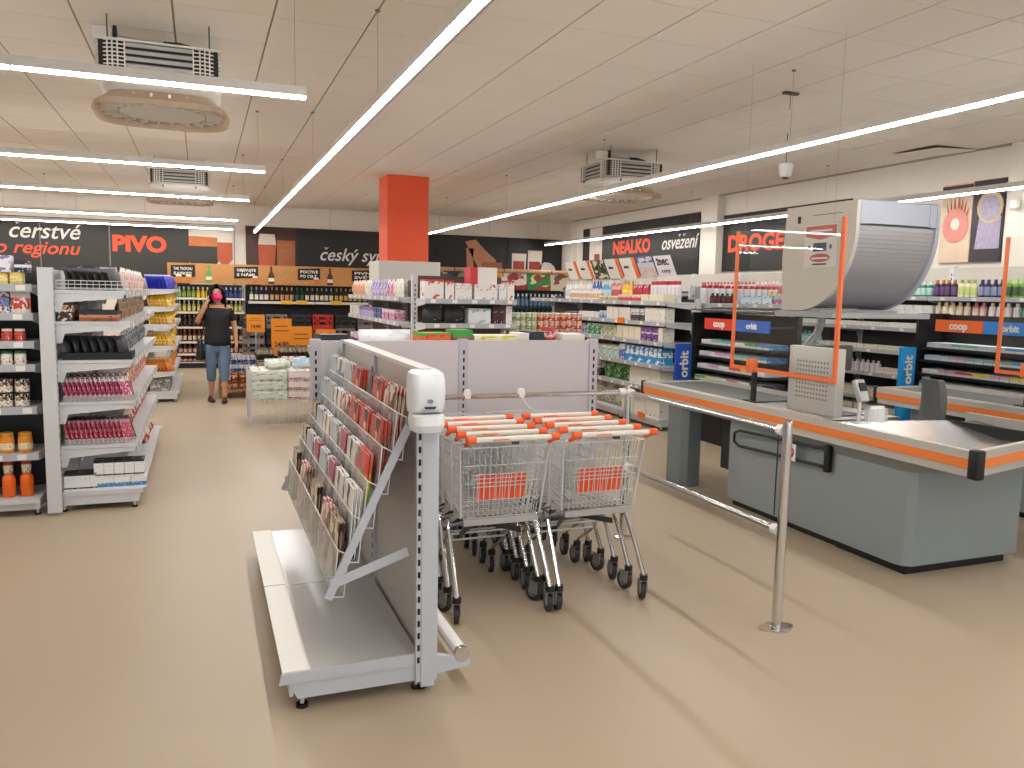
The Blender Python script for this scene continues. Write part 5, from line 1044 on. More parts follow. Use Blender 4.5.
# ================================================================== till counters
ctr = mat('counter_bluegrey', '#8b9495', .45, noise=.03, nscale=3); rim_s = mat('rim_steel', '#d2cec7', .3, .4, noise=.05, nscale=5, aniso=(60, 2, 60)); rim_o = mat('rim_orange', '#f0843c', .4)
belt_m = mat('belt_rubber', '#565b57', .55, noise=.08, nscale=60)
def counter(label, loc):
    t = thing('till_counter', label, 'counter', loc, 0)
    A, B_ = Vector((0, 0, 0)), Vector((1.30, .32, 0))
    for z0, z1, m, dx, nm in ((.695, .742, rim_s, .012, 'rim_lower'), (.742, .792, rim_o, 0, 'rim_stripe'), (.792, .836, rim_s, .0, 'rim_upper')):
        MB().box(dx, .035, .01, 3.36, z0, z1).build(nm, m, t)
        d = (B_ - A).normalized(); nrm = Vector((-d.y, d.x, 0)); c = A + d * .665 + nrm * (.0175 + dx / 2)
        MB().obox((c.x, c.y, (z0 + z1) / 2), tuple(d * .64), tuple(nrm * (.0175 - dx / 2)), (0, 0, (z1 - z0) / 2)).build(nm, m, t)
        MB().box(.04, .70, 3.33, 3.36, z0, z1).build(nm, m, t)
    bevel(MB().box(-.016, .042, -.03, .035, .69, .848).build('bumper', black, t), .012)
    bevel(MB().box(-.008, .03, 3.345, 3.375, .69, .845).build('bumper', black, t), .006)
    MB().box(.035, .70, 1.14, 3.33, .80, .822).build('deck', steel, t)
    MB().box(.085, .60, 1.97, 3.27, .822, .832).build('belt', belt_m, t)
    MB().box(.036, .062, 1.14, 3.33, .822, .84).build('guide_rail', rim_s, t); MB().box(.64, .67, 1.9, 3.33, .822, .86).build('guide_rail', rim_s, t)
    MB().box(.20, .50, 1.25, 1.54, .8225, .828).build('scanner_glass', mat('scanner_glass', '#20262a', .08), t)
    # packing chute: sloping steel floor with walls, black divider, second lane
    ch = [(.045, .06), (1.04, .30), (.96, .98), (.06, 1.13)]
    m = MB(); zt, zb = .815, (.735, .735, .79, .80)
    m.grid([[(ch[0][0], ch[0][1], .735), (ch[1][0], ch[1][1], .735)], [(.05, .62, .745), (1.0, .64, .745)], [(ch[3][0], ch[3][1], .815), (ch[2][0], ch[2][1], .815)]])
    m.grid([[(ch[0][0], ch[0][1], .725), (ch[1][0], ch[1][1], .725)], [(.05, .62, .735), (1.0, .64, .735)], [(ch[3][0], ch[3][1], .805), (ch[2][0], ch[2][1], .805)]], flip=True)
    m.build('chute_floor', mat('chute_steel', '#cfcfcc', .2, .85, noise=.08, nscale=3), t)
    MB().obox((.995, .64, .775), (-.045, .34, 0), (.004, .0006, 0), (0, 0, .045)).build('chute_divider', black, t)
    MB().grid([[(1.04, .32, .74), (1.28, .36, .74)], [(.97, .98, .80), (1.22, 1.0, .80)]]).build('second_lane', mat('lane_dark', '#3a3b3c', .35, .5), t)
    MB().box(1.26, 1.30, .36, 1.10, .70, .84).build('rim_side', rim_s, t)
    # bodies
    body = [(.14, .46), (1.0, .46), (1.0, 1.05), (.08, 1.05), (.08, .54), (.095, .49)]
    MB().prism(body, .06, .62, 'z').build('packing_body', ctr, t)
    m = MB(); lo = [(x, y, .62) for x, y in body]; hi = [(.06, .05), (1.22, .33), (1.22, 1.05), (.03, 1.05), (.03, .3), (.04, .12)]
    hi = [(x, y, .70) for x, y in hi]
    m.add(lo + hi, [(i, (i + 1) % 6, 6 + (i + 1) % 6, 6 + i) for i in range(6)] + [tuple(range(6, 12))]); m.build('tray_underside', mat('underside_steel', '#8f9696', .4, .4), t)
    MB().box(.10, .90, 1.055, 2.18, .05, .70).build('cashier_body', ctr, t)
    MB().box(.097, .0995, 1.62, 1.63, .06, .69).build('panel_joint', black, t)
    MB().box(.13, .95, .50, 1.05, 0, .06).build('plinth', black, t); MB().box(.14, .86, 1.05, 2.16, 0, .05).build('plinth', black, t)
    lp = [(.06, 2.80), (.1, 2.74), (.22, 2.74), (.26, 2.80), (.26, 3.0), (.22, 3.05), (.1, 3.05), (.06, 3.0)]
    MB().prism(lp, 0, .70, 'z').build('end_leg', mat('leg_slate', '#6f787b', .45), t)
    MB().box(.30, .62, 2.185, 2.56, .20, .70).build('motor_box', mat('motor_dark', '#2d3033', .5), t)
    MB().box(.05, .66, 1.06, 3.32, .70, .80).build('belt_frame', mat('frame_slate', '#5e6668', .5), t)
    # folded barrier arm and no entry plate
    MB().tube([(.06, 1.13, .64), (.055, 1.2, .635), (.05, 2.0, .612), (.05, 2.06, .585), (.05, 2.06, .52), (.05, 2.0, .495), (.055, 1.2, .52), (.06, 1.13, .52)], .011, 8).build('barrier_arm', black, t)
    bevel(MB().box(.04, .085, 1.075, 1.115, .49, .665).build('arm_hinge', black, t), .008)
    pl_ = MB().box(.034, .039, 1.37, 1.475, .505, .62).build('no_entry_plate', white, t)
    MB().cyl((.0305, 1.4225, .5625), (.034, 1.4225, .5625), .04, 20).build('red_disc', mat('sign_red', '#c8252c', .4), pl_)
    MB().box(.028, .0305, 1.396, 1.449, .553, .572).build('white_bar', white, pl_)
    return t
c1 = counter('till counter with an orange stripe, nearest the camera, behind the chrome barrier', (3.70, 2.92, 0))
c2 = copy_tree(c1); c2.location = (5.6, 2.1, 0); c2['label'] = 'second till counter with an orange stripe, behind the grey office chair'
# till housing with holes, screen, terminal
t = thing('till_housing', 'light grey steel till housing with a grid of holes, standing on the counter edge', 'till', (3.79, 4.02, .841))
bevel(MB().box(0, .07, 0, .45, 0, .445).build('case', mat('case_grey', '#c4c2be', .4, .3), t), .006)
b = MB()
for i in range(11):
    for j in range(9): b.box(-.0012, -.0002, .075 + i * .028, .087 + i * .028, .10 + j * .03, .112 + j * .03)
o = b.build('holes', mat('hole_dark', '#6a6866', .6), t, smooth=0); o['kind'] = 'stuff'
t = thing('monitor', 'dark cashier monitor seen from behind above the grey till housing', 'monitor', (4.20, 4.58, .823))
bevel(MB().box(-.26, .24, -.02, .03, .27, .45).build('screen', mat('monitor_dark', '#4a4a48', .35), t), .008)
MB().box(-.04, .04, -.03, -.0205, .24, .3).build('neck', black, t); MB().box(-.03, .03, -.03, -.02, .012, .25).build('stand', black, t); MB().box(-.1, .1, -.06, .06, 0, .012).build('stand_foot', black, t)
t = thing('card_terminal', 'silver card payment terminal on a short stand beside the till housing', 'terminal', (3.86, 3.88, .8))
MB().cyl((0, 0, .03), (0, 0, .2), .012, 8).build('stand', zinc, t); MB().box(-.05, .05, -.04, .04, 0.03, .036).build('stand_plate', zinc, t)
bevel(MB().obox((0, 0, .235), (.035, 0, 0), (0, .03, .065), (0, -.018, .008)).build('casing', mat('terminal_silver', '#b9b9b7', .35, .3), t), .006)
MB().obox((0, -.016, .262), (.026, 0, 0), (0, .011, .024), (0, -.004, .002)).build('display', black, t)
t = thing('receipt_holder', 'clear plastic receipt holder below the card terminal', 'holder', (3.98, 3.86, .812))
MB().box(-.07, .07, -.03, -.027, .02, .11).box(-.07, .07, .027, .03, .02, .11).box(-.07, -.067, -.027, .027, .02, .11).box(.067, .07, -.027, .027, .02, .11).box(-.07, .07, -.03, .03, .017, .02).build('tray', clear_ac, t)
for k in range(3): MB().obox((-.03 + k * .03, 0, .075), (.028, 0, 0), (0, .006 + k * .004, .0), (0, .004 * k, .05)).build('slip', mat('paper_white', '#ecebe8', .7), t)
# sneeze screens
plexi = mat('plexi', '#ffffff', .03)
_n = plexi.node_tree; _t = _n.nodes.new('ShaderNodeBsdfTransparent'); _t.inputs[0].default_value = (.97, .985, .98, 1); _g = _n.nodes.new('ShaderNodeBsdfGlossy'); _g.inputs['Roughness'].default_value = .02; _x = _n.nodes.new('ShaderNodeMixShader'); _fr = _n.nodes.new('ShaderNodeFresnel'); _fr.inputs[0].default_value = 1.45
_x.inputs[0].default_value = .035; _n.links.new(_t.outputs[0], _x.inputs[1]); _n.links.new(_g.outputs[0], _x.inputs[2]); _n.links.new(_x.outputs[0], _n.nodes['Material Output'].inputs[0])
def screen(label, loc):
    t = thing('sneeze_screen', label, 'screen', loc)
    MB().box(-.002, .002, .02, 1.07, 1.09, 2.095).build('panel', plexi, t, smooth=0)
    MB().box(-.008, .008, 1.065, 1.09, 1.07, 2.095).build('edge_strip', orange, t); MB().box(-.009, .009, -.005, .024, 1.07, 2.12).build('edge_strip', orange, t); MB().box(-.008, .008, .024, 1.065, 1.07, 1.098).build('edge_strip', orange, t)
    bevel(MB().box(-.03, .025, .80, .87, 1.06, 1.16).build('clamp', orange, t), .005)
    MB().box(.01, .04, .82, .85, .845, 1.06).build('clamp_post', black, t); MB().box(-.01, .10, .76, .91, .842, .85).build('clamp_foot', black, t)
    for y in (.1, 1.0): MB().cyl((0, y, 2.095), (0, y, CZ + .004), .0006, 4).build('hanging_wire', MATS['cable_pale'], t)
    return t
s1 = screen('clear sneeze screen with orange edges hanging over the first till', (3.765, 4.0, 0))
s2 = copy_tree(s1); s2.location = (5.665, 3.28, 0); s2['label'] = 'clear sneeze screen with orange edges at the second till, mostly cut off by the frame'
# raised roller-shutter cabinet
t = thing('shutter_cabinet', 'big rounded grey roller-shutter cabinet on a post above the till', 'cabinet', (4.10, 4.27, 0))
def prof(grow=0.0, n=12, back=.68):
    """side outline as (y,z): flat back, quarter round front"""
    pts = [(back, 1.53 - grow), (back + .03, 1.9), (back, 2.27)]
    pts += [(0 - grow, 2.27), (0 - grow, 2.09)]
    cy, cz, ry, rz_ = .52, 2.09, .52 + grow, .56 + grow
    pts += [(cy - ry * math.cos(q * PI / 2 / n), cz - rz_ * math.sin(q * PI / 2 / n)) for q in range(1, n + 1)]
    return pts
side_c = mat('cabinet_beige', '#d0cabf', .45); shut_c = mat('shutter_grey', '#adadb3', .4, .35); band_c = mat('cabinet_bluegrey', '#b4b9c8', .4)
MB().prism(prof(.012), 0, .03, 'x').build('side_panel', side_c, t); MB().prism(prof(.012), .72, .75, 'x').build('side_panel', band_c, t)
MB().prism(prof(-.03), .03, .72, 'x').build('core', mat('cabinet_core', '#85858a', .5), t)
MB().box(.03, .72, -.008, .6, 2.272, 2.276).build('top_panel', band_c, t)
MB().box(.032, .718, -.006, .026, 2.12, 2.27).build('front_band', band_c, t)
for x in (.032, .655): MB().box(x, x + .06, -.012, -.0065, 2.115, 2.268).build('band_bracket', band_c, t)
n = 30
sl = MB().box(0, .68, -.011, .011, -.010, .010).mesh('shutter_slat', shut_c, 0)
for q in range(n):
    a = (q + .5) / n * PI / 2
    p = (.036, .52 - .513 * math.cos(a), 2.105 - .563 * math.sin(a))
    m = MB().obox((0.34, 0, 0), (.338, 0, 0), (0, .006, 0), (0, 0, .0142)).mesh('shutter_slat', shut_c, 0) if q == 0 else m
    o = link('shutter_slat', m, t, p, (a, 0, 0))
MB().box(-.004, .0, .12, .40, 2.195, 2.198).build('lock_slot', black, t); MB().box(-.006, .0, .53, .555, 2.15, 2.2).build('lock', black, t)
sh_ = MB().box(-.004, -.0008, .15, .47, 1.83, 2.13).build('notice', mat('notice_white', '#dedad8', .5), t)
for (pts, m) in (([(.16, 2.12), (.46, 2.12), (.46, 2.05), (.31, 2.02), (.16, 2.05)], mat('notice_red', '#c86a62', .5)), ([(.25, 1.94), (.38, 1.94), (.38, 2.0), (.25, 2.0)], mat('notice_blue', '#46506a', .5)), ([(.31 + .10 * math.cos(q * PI / 8), 1.895 + .03 * math.sin(q * PI / 8)) for q in range(16)], mat('notice_red2', '#c0504a', .5)), ([(.42 + .012 * math.cos(q * PI / 4), 1.97 + .018 * math.sin(q * PI / 4)) for q in range(8)], MATS['notice_blue']), ([(.21 + .012 * math.cos(q * PI / 4), 1.97 + .018 * math.sin(q * PI / 4)) for q in range(8)], MATS['notice_blue'])):
    MB().prism(pts, -.0055, -.004, 'x').build('notice_print', m, sh_, smooth=0)
for y0, y1, z in ((.2, .42, 2.085), (.23, .39, 1.892), (.24, .38, 1.85)): MB().box(-.0068, -.0056, y0, y1, z - .006, z + .006).build('notice_lines', white if z > 1.86 else cable_m, sh_)
MB().box(-.05, .85, .1, .70, 1.475, 1.512).build('base_plate', mat('plate_grey', '#a9abb0', .4, .3), t)
MB().box(.02, .74, .3, .66, 1.512, 1.53).build('plate_lift', MATS['plate_grey'], t)
MB().tube([(.24, .52, 1.475), (.235, .52, 1.42), (.2, .52, 1.34), (.12, .52, 1.26), (.07, .52, 1.18), (.06, .52, 1.05), (.06, .52, .834)], .03, 10).build('post', MATS['plate_grey'], t); MB().cyl((.06, .52, .8225), (.06, .52, .836), .07, 14).build('post_foot', MATS['plate_grey'], t)
# cashier chair
t = thing('office_chair', 'dark grey office chair between the two till counters', 'chair', (5.15, 4.55, 0), math.radians(-28))
chm = mat('chair_grey', '#5f6263', .7, noise=.06, nscale=40)
m = MB()
rows = []
for j in range(7):
    k = j / 6; zz = .62 + .40 * k; w = .19 * (1 - .5 * abs(k - .45) ** 2 * 1.6); xx = -.02 - .10 * (k - .3) ** 2 + (-.0) - .06 * (1 - k) * .0
    rows.append([(xx + .06 * k + .05 * abs(q) ** 2, w * q, zz) for q in (-1, -.5, 0, .5, 1)])
m.grid(rows); m.grid([[(x + .05, y * .96, z) for x, y, z in r] for r in rows], flip=True)
for e in (0, 4):
    m.grid([[r[e], (r[e][0] + .05, r[e][1] * .96, r[e][2])] for r in rows], flip=e == 0)
m.grid([rows[-1], [(x + .05, y * .96, z) for x, y, z in rows[-1]]]); m.grid([rows[0], [(x + .05, y * .96, z) for x, y, z in rows[0]]], flip=True)
m.build('backrest', chm, t)
bevel(MB().box(-.40, .02, -.21, .21, .45, .53).build('seat', chm, t), .03)
MB().tube([(.06, 0, .70), (.08, 0, .5), (-.1, 0, .43)], .014, 8).build('back_bracket', black, t); MB().cyl((-.19, 0, .1), (-.19, 0, .45), .025, 10).build('gas_lift', black, t)
for k in range(5):
    a = k * 2 * PI / 5; lg = MB().tube([(-.19, 0, .1), (-.19 + .26 * math.cos(a), .26 * math.sin(a), .07)], [.022, .014], 8).build('leg', black, t)
    MB().cyl((-.19 + .26 * math.cos(a) - .012, .26 * math.sin(a), .03), (-.19 + .26 * math.cos(a) + .012, .26 * math.sin(a), .03), .03, 10).build('wheel', black, lg)

# ================================================================== gum racks
def gum_rack(label, origin, L, c1_, head, zoff, pal):
    t, G = gondola('gum_rack', label, 'rack', origin, -PI / 2, L, 1, [(.68 + zoff, .36), (.81 + zoff, .33), (.95 + zoff, .31), (1.08 + zoff, .29)], 1.43 + zoff, back=NAVY, frame=blackm, edge=blackm, base=(.5, .36), feet=False, front_z=.02, brackets=False)
    MB().box(-.032, -.004, -.36, 0, 0, 1.43 + zoff).build('side_wall', blackm, t); MB().box(L + .004, L + .032, -.30, 0, 0, .55 + zoff).build('side_wall', blackm, t)
    MB().box(0, L, -.34, 0, 0, .40).build('lower_panel', blackm, t)
    w = MB().box(-.034, -.006, -.57, -.362, .30, 1.075 + zoff).build('side_wing', mat('wing_blue' + head, '#2258c0' if head == 'red' else '#2a9ae0', .4), t)
    tx = text('lettering', 'orbit', .15, ink_w, w, (-.003, -.44, .70), bold=.004, up='vert', width=None); tx.rotation_euler = (0, 0, PI / 2); tx.location = (-.0035, -.41, .69 + zoff)
    h = MB().box(.18, L * .56, -.335, -.32, 1.255 + zoff, 1.375 + zoff).build('header_sign', mat('header_' + head, '#d8362e' if head == 'red' else '#ee6a28', .4), t)
    text('lettering', 'coop', .10, ink_w, h, (.18 + (L * .56 - .18) * .5, -.338, 1.285 + zoff), bold=.004, align='CENTER')
    h2 = MB().box(L * .56 + .006, L - .005, -.335, -.32, 1.255 + zoff, 1.375 + zoff).build('header_sign', mat('header_blue' + head, '#1f5fc0' if head == 'red' else '#2a86dc', .4), t)
    text('lettering', 'orbit', .085, ink_w, h2, (L * .78, -.338, 1.288 + zoff), bold=.003, align='CENTER')
    for xx in (.2, L - .03): MB().box(xx, xx + .015, -.325, 0, 1.30 + zoff, 1.32 + zoff).build('sign_arm', blackm, t)
    for li, (z, d) in enumerate(((.68, .36), (.81, .33), (.95, .31), (1.08, .29))):
        n = int((L - .05) / .098)
        runs = {}
        for q in range(n):
            side, front, desc = pal[li][min(len(pal[li]) - 1, q * len(pal[li]) // n)]
            me = m_box(.092, d - .05, .05, pm('print_gum' + side.strip('#'), [(0, '#cfcfcd'), (.5, side)], ['#8f9498'], 5, .25), pm('print_gumtop' + side.strip('#'), [(0, side)], ['#dfe8ea'], 5, .28))
            p = G @ Vector((.03 + .049 + q * .098, -d / 2, z + zoff + .0015))
            put(me, 'gum_box', '%s on the %s shelf of the %s' % (desc, ('bottom', 'third', 'second', 'top')[li], 'red-headed rack' if head == 'red' else 'orange-headed rack'), 'box', '%ses on the %s shelf, %s rack' % (desc, ('bottom', 'third', 'second', 'top')[li], head), p, (0, 0, -PI / 2))
    return t, G
T_, Gn, Wh, Bl, Pk, Rd, Yl, Lv = ('#6fb0b0', '#c9cccb', 'teal gum box'), ('#4aa83a', '#c4c8c0', 'green gum box'), ('#d9dad8', '#c9cac8', 'white gum box'), ('#3a86c8', '#b9c4d0', 'blue gum box'), ('#c890c0', '#c8bcc4', 'lilac gum box'), ('#c83a48', '#c8a4a4', 'red candy box'), ('#d8c83a', '#c8c0a0', 'yellow candy box'), ('#a9c0d8', '#c0c6cc', 'pale blue gum box')
gum_rack('black gum rack with red and blue header before the cleaning gondola', (5.55, 7.74), 1.28, 0, 'red', 0, [[Gn, Yl, Wh, Rd, Wh, ('#3a3a44', '#6a6a70', 'dark candy box')], [Wh, Pk, Wh, Rd, Yl, Wh], [Wh, Pk, T_, Bl], [Wh, T_, T_, Wh, Gn, Bl]])
gum_rack('black gum rack with orange and blue header behind the second till', (7.33, 6.28), 1.28, 0, 'orange', .05, [[Bl, Gn, Lv, Wh, Pk], [Wh, Pk, Rd, Yl, Pk, Yl], [Lv, Pk, T_, T_, Bl], [Lv, T_, Lv, Bl]])
# dark hood tray with cartons above the first rack
t = thing('hood_shelf', 'dark sloping hood above the first gum rack', 'shelf', (5.55, 7.74, 0), -PI / 2)
MB().prism([(-.40, 1.455), (0, 1.432), (0, 1.47), (-.40, 1.47)], .0, 1.28, 'x').build('hood', mat('hood_grey', '#5b5c5e', .4, .3), t)

# ================================================================== wire bin with paper packs, piles and orange price signs near the beer
t = thing('wire_bin', 'square wire bin heaped with white paper packs beside the magazine stand', 'bin', (.93, 10.05, 0))
m = MB(); W, D, H = .42, .42, .62
for z in (.02, .14, .26, .38, .5, H):
    m.tube([(-W, -D, z), (W, -D, z), (W, D, z), (-W, D, z), (-W, -D, z)], .004, 4)
for k in range(17):
    x = -W + k * 2 * W / 16
    for y in (-D, D): m.cyl((x, y, .02), (x, y, H), .0028, 4, caps=False)
    for xx in (-W, W): m.cyl((xx, x, .02), (xx, x, H), .0028, 4, caps=False)
m.build('wire_wall', zinc, t)
m = MB()
for k in range(12): m.cyl((-W + k * 2 * W / 11, -D, .3), (-W + k * 2 * W / 11, D, .3), .004, 4)
m.build('wire_floor', zinc, t)
for sx in (-W, W):
    for sy in (-D, D): MB().cyl((sx, sy, 0), (sx, sy, H + .01), .009, 6).build('corner_post', zinc, t)
film = mat('film_white', '#e9ebe8', .25); roll = mat('roll_white', '#e3e2dc', .7); pinkf = pm('print_pinkband', [(0, '#d85a6a'), (.25, '#e9e4e2'), (.8, '#e0a0a8')], ['#e6e0dd'], 4, .3); greenf = pm('print_greenband', [(0, '#dfe6d8'), (.6, '#e9ece6')], ['#9ab88a', '#c4d4b8'], 4, .33); bluef = pm('print_softblue', [(0, '#e4e8ec'), (.5, '#9cc0dc')], ['#e9edf0'], 4, .35)
pk = lambda w: m_pack(4, 2, .05, .11, roll, roll, w)
lay = [(z, x, y, w, d) for z, L_ in ((.305, 0), (.42, 1), (.535, 2)) for (x, y, w, d) in ((-.205, -.29, greenf, 'green printed'), (.205, -.29, pinkf, 'pink printed'), (-.205, -.08, greenf, 'pale green'), (.205, -.08, bluef, 'blue printed'), (-.205, .13, pinkf, 'rose printed'), (.205, .13, greenf, 'light green'))]
for z, x, y, w, d in lay:
    tier = {.305: 'bottom', .42: 'middle', .535: 'upper'}[z]; side = 'front' if y < -.2 else 'back' if y > 0 else 'centre'
    put(pk(w), 'paper_pack', '%s paper roll pack, %s layer, %s row of the wire bin' % (d, tier, side), 'pack', None, (.93 + x, 10.05 + y, z + .001))
for x, y, z, w, d in ((-.1, -.2, .655, greenf, 'green printed paper pack lying on top of the bin heap'), (.22, -.1, .655, bluef, 'blue printed paper pack lying on top of the bin heap'), (.12, .15, .655, MATS['print_redpack'], 'dark red pack lying on top of the bin heap')):
    put(m_pouch(.3, .2, .12, w), 'paper_pack', d, 'pack', None, (.93 + x, 10.05 + y, z))
# pile of promotion goods behind the bin
pal_m = mat('pallet_wood', '#a8875c', .8, noise=.15, nscale=10)
for nm, (px, py) in (('beside the woman', (.62, 12.75)), ('behind the wire bin', (1.50, 12.75))):
    t = thing('pallet', 'low wooden pallet under promotion goods ' + nm, 'pallet', (px, py, 0))
    for k in range(5): MB().box(-.40, .40, -.5 + k * .225, -.4 + k * .225, .10, .122).build('board', pal_m, t)
    for k in range(3): MB().box(-.40 + k * .35, -.30 + k * .35, -.5, .5, 0, .10).build('skid', pal_m, t)
jarp = m_pack(3, 2, .042, .13, pm('print_pickle', [(0, '#b8362c'), (.3, '#e0a878'), (.6, '#8a2a20')], ['#e6d4b0', '#3a5a2a'], 6, .33), colm('#b8332c')); beanp = m_pack(3, 2, .042, .11, pm('print_bean', [(0, '#6a2018'), (.4, '#e0b23a'), (.7, '#b8332c')], ['#f0e2c0'], 6, .33), colm('#b0b0b0')); bluec = m_pack(4, 2, .033, .1, pm('print_bluecan', [(0, '#2a3f8a'), (.6, '#d0d6e0')], ['#26367a', '#e6e6ea'], 6, .33), colm('#b9bcc4')); darkb = m_pack(4, 2, .032, .16, pm('print_darkcan', [(0, '#2c2420'), (.5, '#b0a08a')], ['#2c2420'], 6, .3), colm('#17181a')); cartp = m_box(.25, .18, .14, pm('print_promo', [(0, '#d8cfc2'), (.5, '#b8a890')], ['#6a5a4a', '#ece6da'], 4, .33))
n = 0
for nm, (px, py), cols in (('pallet near woman', (.62, 12.75), (cartp, beanp, bluec)), ('pallet behind wire bin', (1.50, 12.75), (jarp, darkb, darkb))):
    for r in range(3):
        for c in range(3):
            base = .123
            for lv in range(4 - r if False else 3 + (1 if r > 0 else 0)):
                me, d = ((jarp, 'red jar pack') if lv < 1 else (beanp, 'red and yellow tin pack') if lv < 2 else (bluec, 'blue can pack') if c != 2 else (darkb, 'dark bottle pack')) if nm.endswith('woman') else ((cartp, 'beige carton') if lv < 1 else (jarp, 'red jar pack') if lv < 2 else (darkb, 'dark bottle pack'))
                hgt = {'red jar pack': .131, 'red and yellow tin pack': .111, 'blue can pack': .101, 'dark bottle pack': .161, 'beige carton': .141}[d]
                put(me, 'promo_pack', '%s, level %s, %s stack, %s row, %s' % (d, ('one', 'two', 'three', 'four')[lv], ('aisle', 'middle', 'inner')[c], ('front', 'middle', 'back')[r], nm), 'pack', None, (px - .27 + c * .27, py - .35 + r * .3, base + .0005)); base += hgt
signc = mat('sign_orange', '#f59a26', .5)
for k, (x, y, w, z0, h, d, tx) in enumerate(((.80, 13.4, .28, .90, .28, 'small orange price sign over the pallet beside the woman', '19,90'), (1.20, 13.45, .32, .52, .60, 'tall orange price sign at the middle of the promotion goods', '24,90'), (1.50, 13.35, .34, .40, .60, 'largest orange price sign in front of the red crates', '29,90'), (1.90, 13.45, .32, .35, .60, 'orange price sign half hidden by the silver gondola', '14,90'))):
    t = thing('price_sign', d, 'sign', (x, y, 0), 0, 'orange price signs')
    MB().box(-w / 2, w / 2, 0, .004, z0, z0 + h).build('card', signc, t); MB().cyl((0, .012, 0), (0, .012, z0 + h * .6), .007, 6).build('pole', zinc, t); MB().box(-.14, .14, -.1, .12, 0, .008).build('pole_foot', zinc, t)
    text('lettering', tx, .10 if h > .4 else .07, sign_t, t, (0, -.003, z0 + h * .25), bold=.002, align='CENTER')
    MB().box(-w * .35, w * .35, -.003, 0, z0 + h * .66, z0 + h * .68).build('print_line', sign_t, t); MB().box(-w * .3, w * .3, -.003, 0, z0 + h * .78, z0 + h * .80).build('print_line', sign_t, t)
# block of drink packs between the sweets display and the cleaning gondola
op = m_pack(4, 3, .036, .095, pm('print_orangecan', [(0, '#c8542e'), (.5, '#e6b49a')], ['#e8e0d4', '#a83a22'], 6, .33), colm('#d9cfc4')); gp = m_pack(4, 3, .036, .095, pm('print_greencan', [(0, '#a8bc84'), (.5, '#e0e4d0')], ['#e6c8b0', '#6a8a5a'], 6, .33), colm('#d9dcd0')); pp = m_pack(4, 3, .036, .095, pm('print_peachcan', [(0, '#d88a58'), (.5, '#e8c8a8')], ['#c8b0c8', '#e2683a'], 6, .33), colm('#e0d4c8'))
t = thing('pallet', 'wooden pallet under the block of orange and green drink packs', 'pallet', (3.86, 8.85, 0))
for k in range(4): MB().box(-.45, .45, -.24 + k * .13, -.15 + k * .13, .10, .122).build('board', pal_m, t)
for k in range(3): MB().box(-.45 + k * .4, -.35 + k * .4, -.24, .24, 0, .10).build('skid', pal_m, t)
for c in range(3):
    for lv in range((14, 13, 13)[c] - (0 if c else 1)):
        me, d = (gp, 'pale green drink pack') if c == 0 else (pp, 'peach drink pack') if c == 1 and lv < 11 else (op, 'orange drink pack')
        put(me, 'drink_pack', '%s, level %d counted from the pallet, %s column of the drinks block' % (d, lv + 1, ('first', 'second', 'third')[c]), 'pack', 'drink packs in the block', (3.56 + c * .295, 8.85, .123 + lv * .0965))
# ================================================================== the shopper
def skin(name, verts, edges, m, parent, root=0, levels=2):
    """one continuous limb-and-trunk surface grown round a stick skeleton; verts = (x,y,z,rx,ry)"""
    me = bpy.data.meshes.new(name); me.from_pydata([v[:3] for v in verts], edges, [])
    o = bpy.data.objects.new(name, me); COL.objects.link(o)
    o.modifiers.new('skin', 'SKIN')
    if not me.skin_vertices: me.attributes  # layer is made with the modifier below
    if not me.skin_vertices:
        bpy.context.view_layer.objects.active = o
        import bmesh
        bm = bmesh.new(); bm.from_mesh(me); bm.verts.layers.skin.verify(); bm.to_mesh(me); bm.free()
    for i, v in enumerate(verts):
        d = me.skin_vertices[0].data[i]; d.radius = (v[3], v[4] if len(v) > 4 else v[3]); d.use_root = i == root
    s = o.modifiers.new('sub', 'SUBSURF'); s.levels = levels; s.render_levels = levels
    dg = bpy.context.evaluated_depsgraph_get()
    new = bpy.data.meshes.new_from_object(o.evaluated_get(dg))
    bpy.data.objects.remove(o); bpy.data.meshes.remove(me)
    new.name = name; new.materials.clear(); new.materials.append(m)
    new.polygons.foreach_set('use_smooth', [True] * len(new.polygons))
    return link(name, new, parent)
def chain(V, Ed, pts, start=None):
    prev = start
    for p in pts:
        V.append(p); i = len(V) - 1
        if prev is not None: Ed.append((prev, i))
        prev = i
    return prev
skin_m = mat('skin_tone', '#c08c6e', .5, noise=.04, nscale=20); top_m = mat('top_black', '#131317', .8, noise=.1, nscale=60)
jean_m = mat('jeans_blue', '#5d7690', .8, noise=.35, nscale=5); hair_m = mat('hair_black', '#0e0b09', .7, spec=.2, noise=.3, nscale=30, aniso=(12, 12, 1)); shoe_m = mat('shoe_brown', '#3d2c22', .6)
pr = thing('person', 'woman in black top and cropped jeans, pink face mask, holding a phone to her ear', 'person', (.20, 11.9, 0))
V, Ed = [], []
pel = chain(V, Ed, [(0, 0, .88, .14, .11)])
ch_ = chain(V, Ed, [(0, 0, 1.02, .125, .10), (0, 0, 1.17, .13, .105), (0, .01, 1.29, .12, .09)], pel)
nk = chain(V, Ed, [(0, .012, 1.375, .055, .055), (0, -.005, 1.43, .047, .05), (0, -.022, 1.475, .062, .075), (0, -.018, 1.535, .075, .092), (0, -.008, 1.585, .05, .06)], ch_)
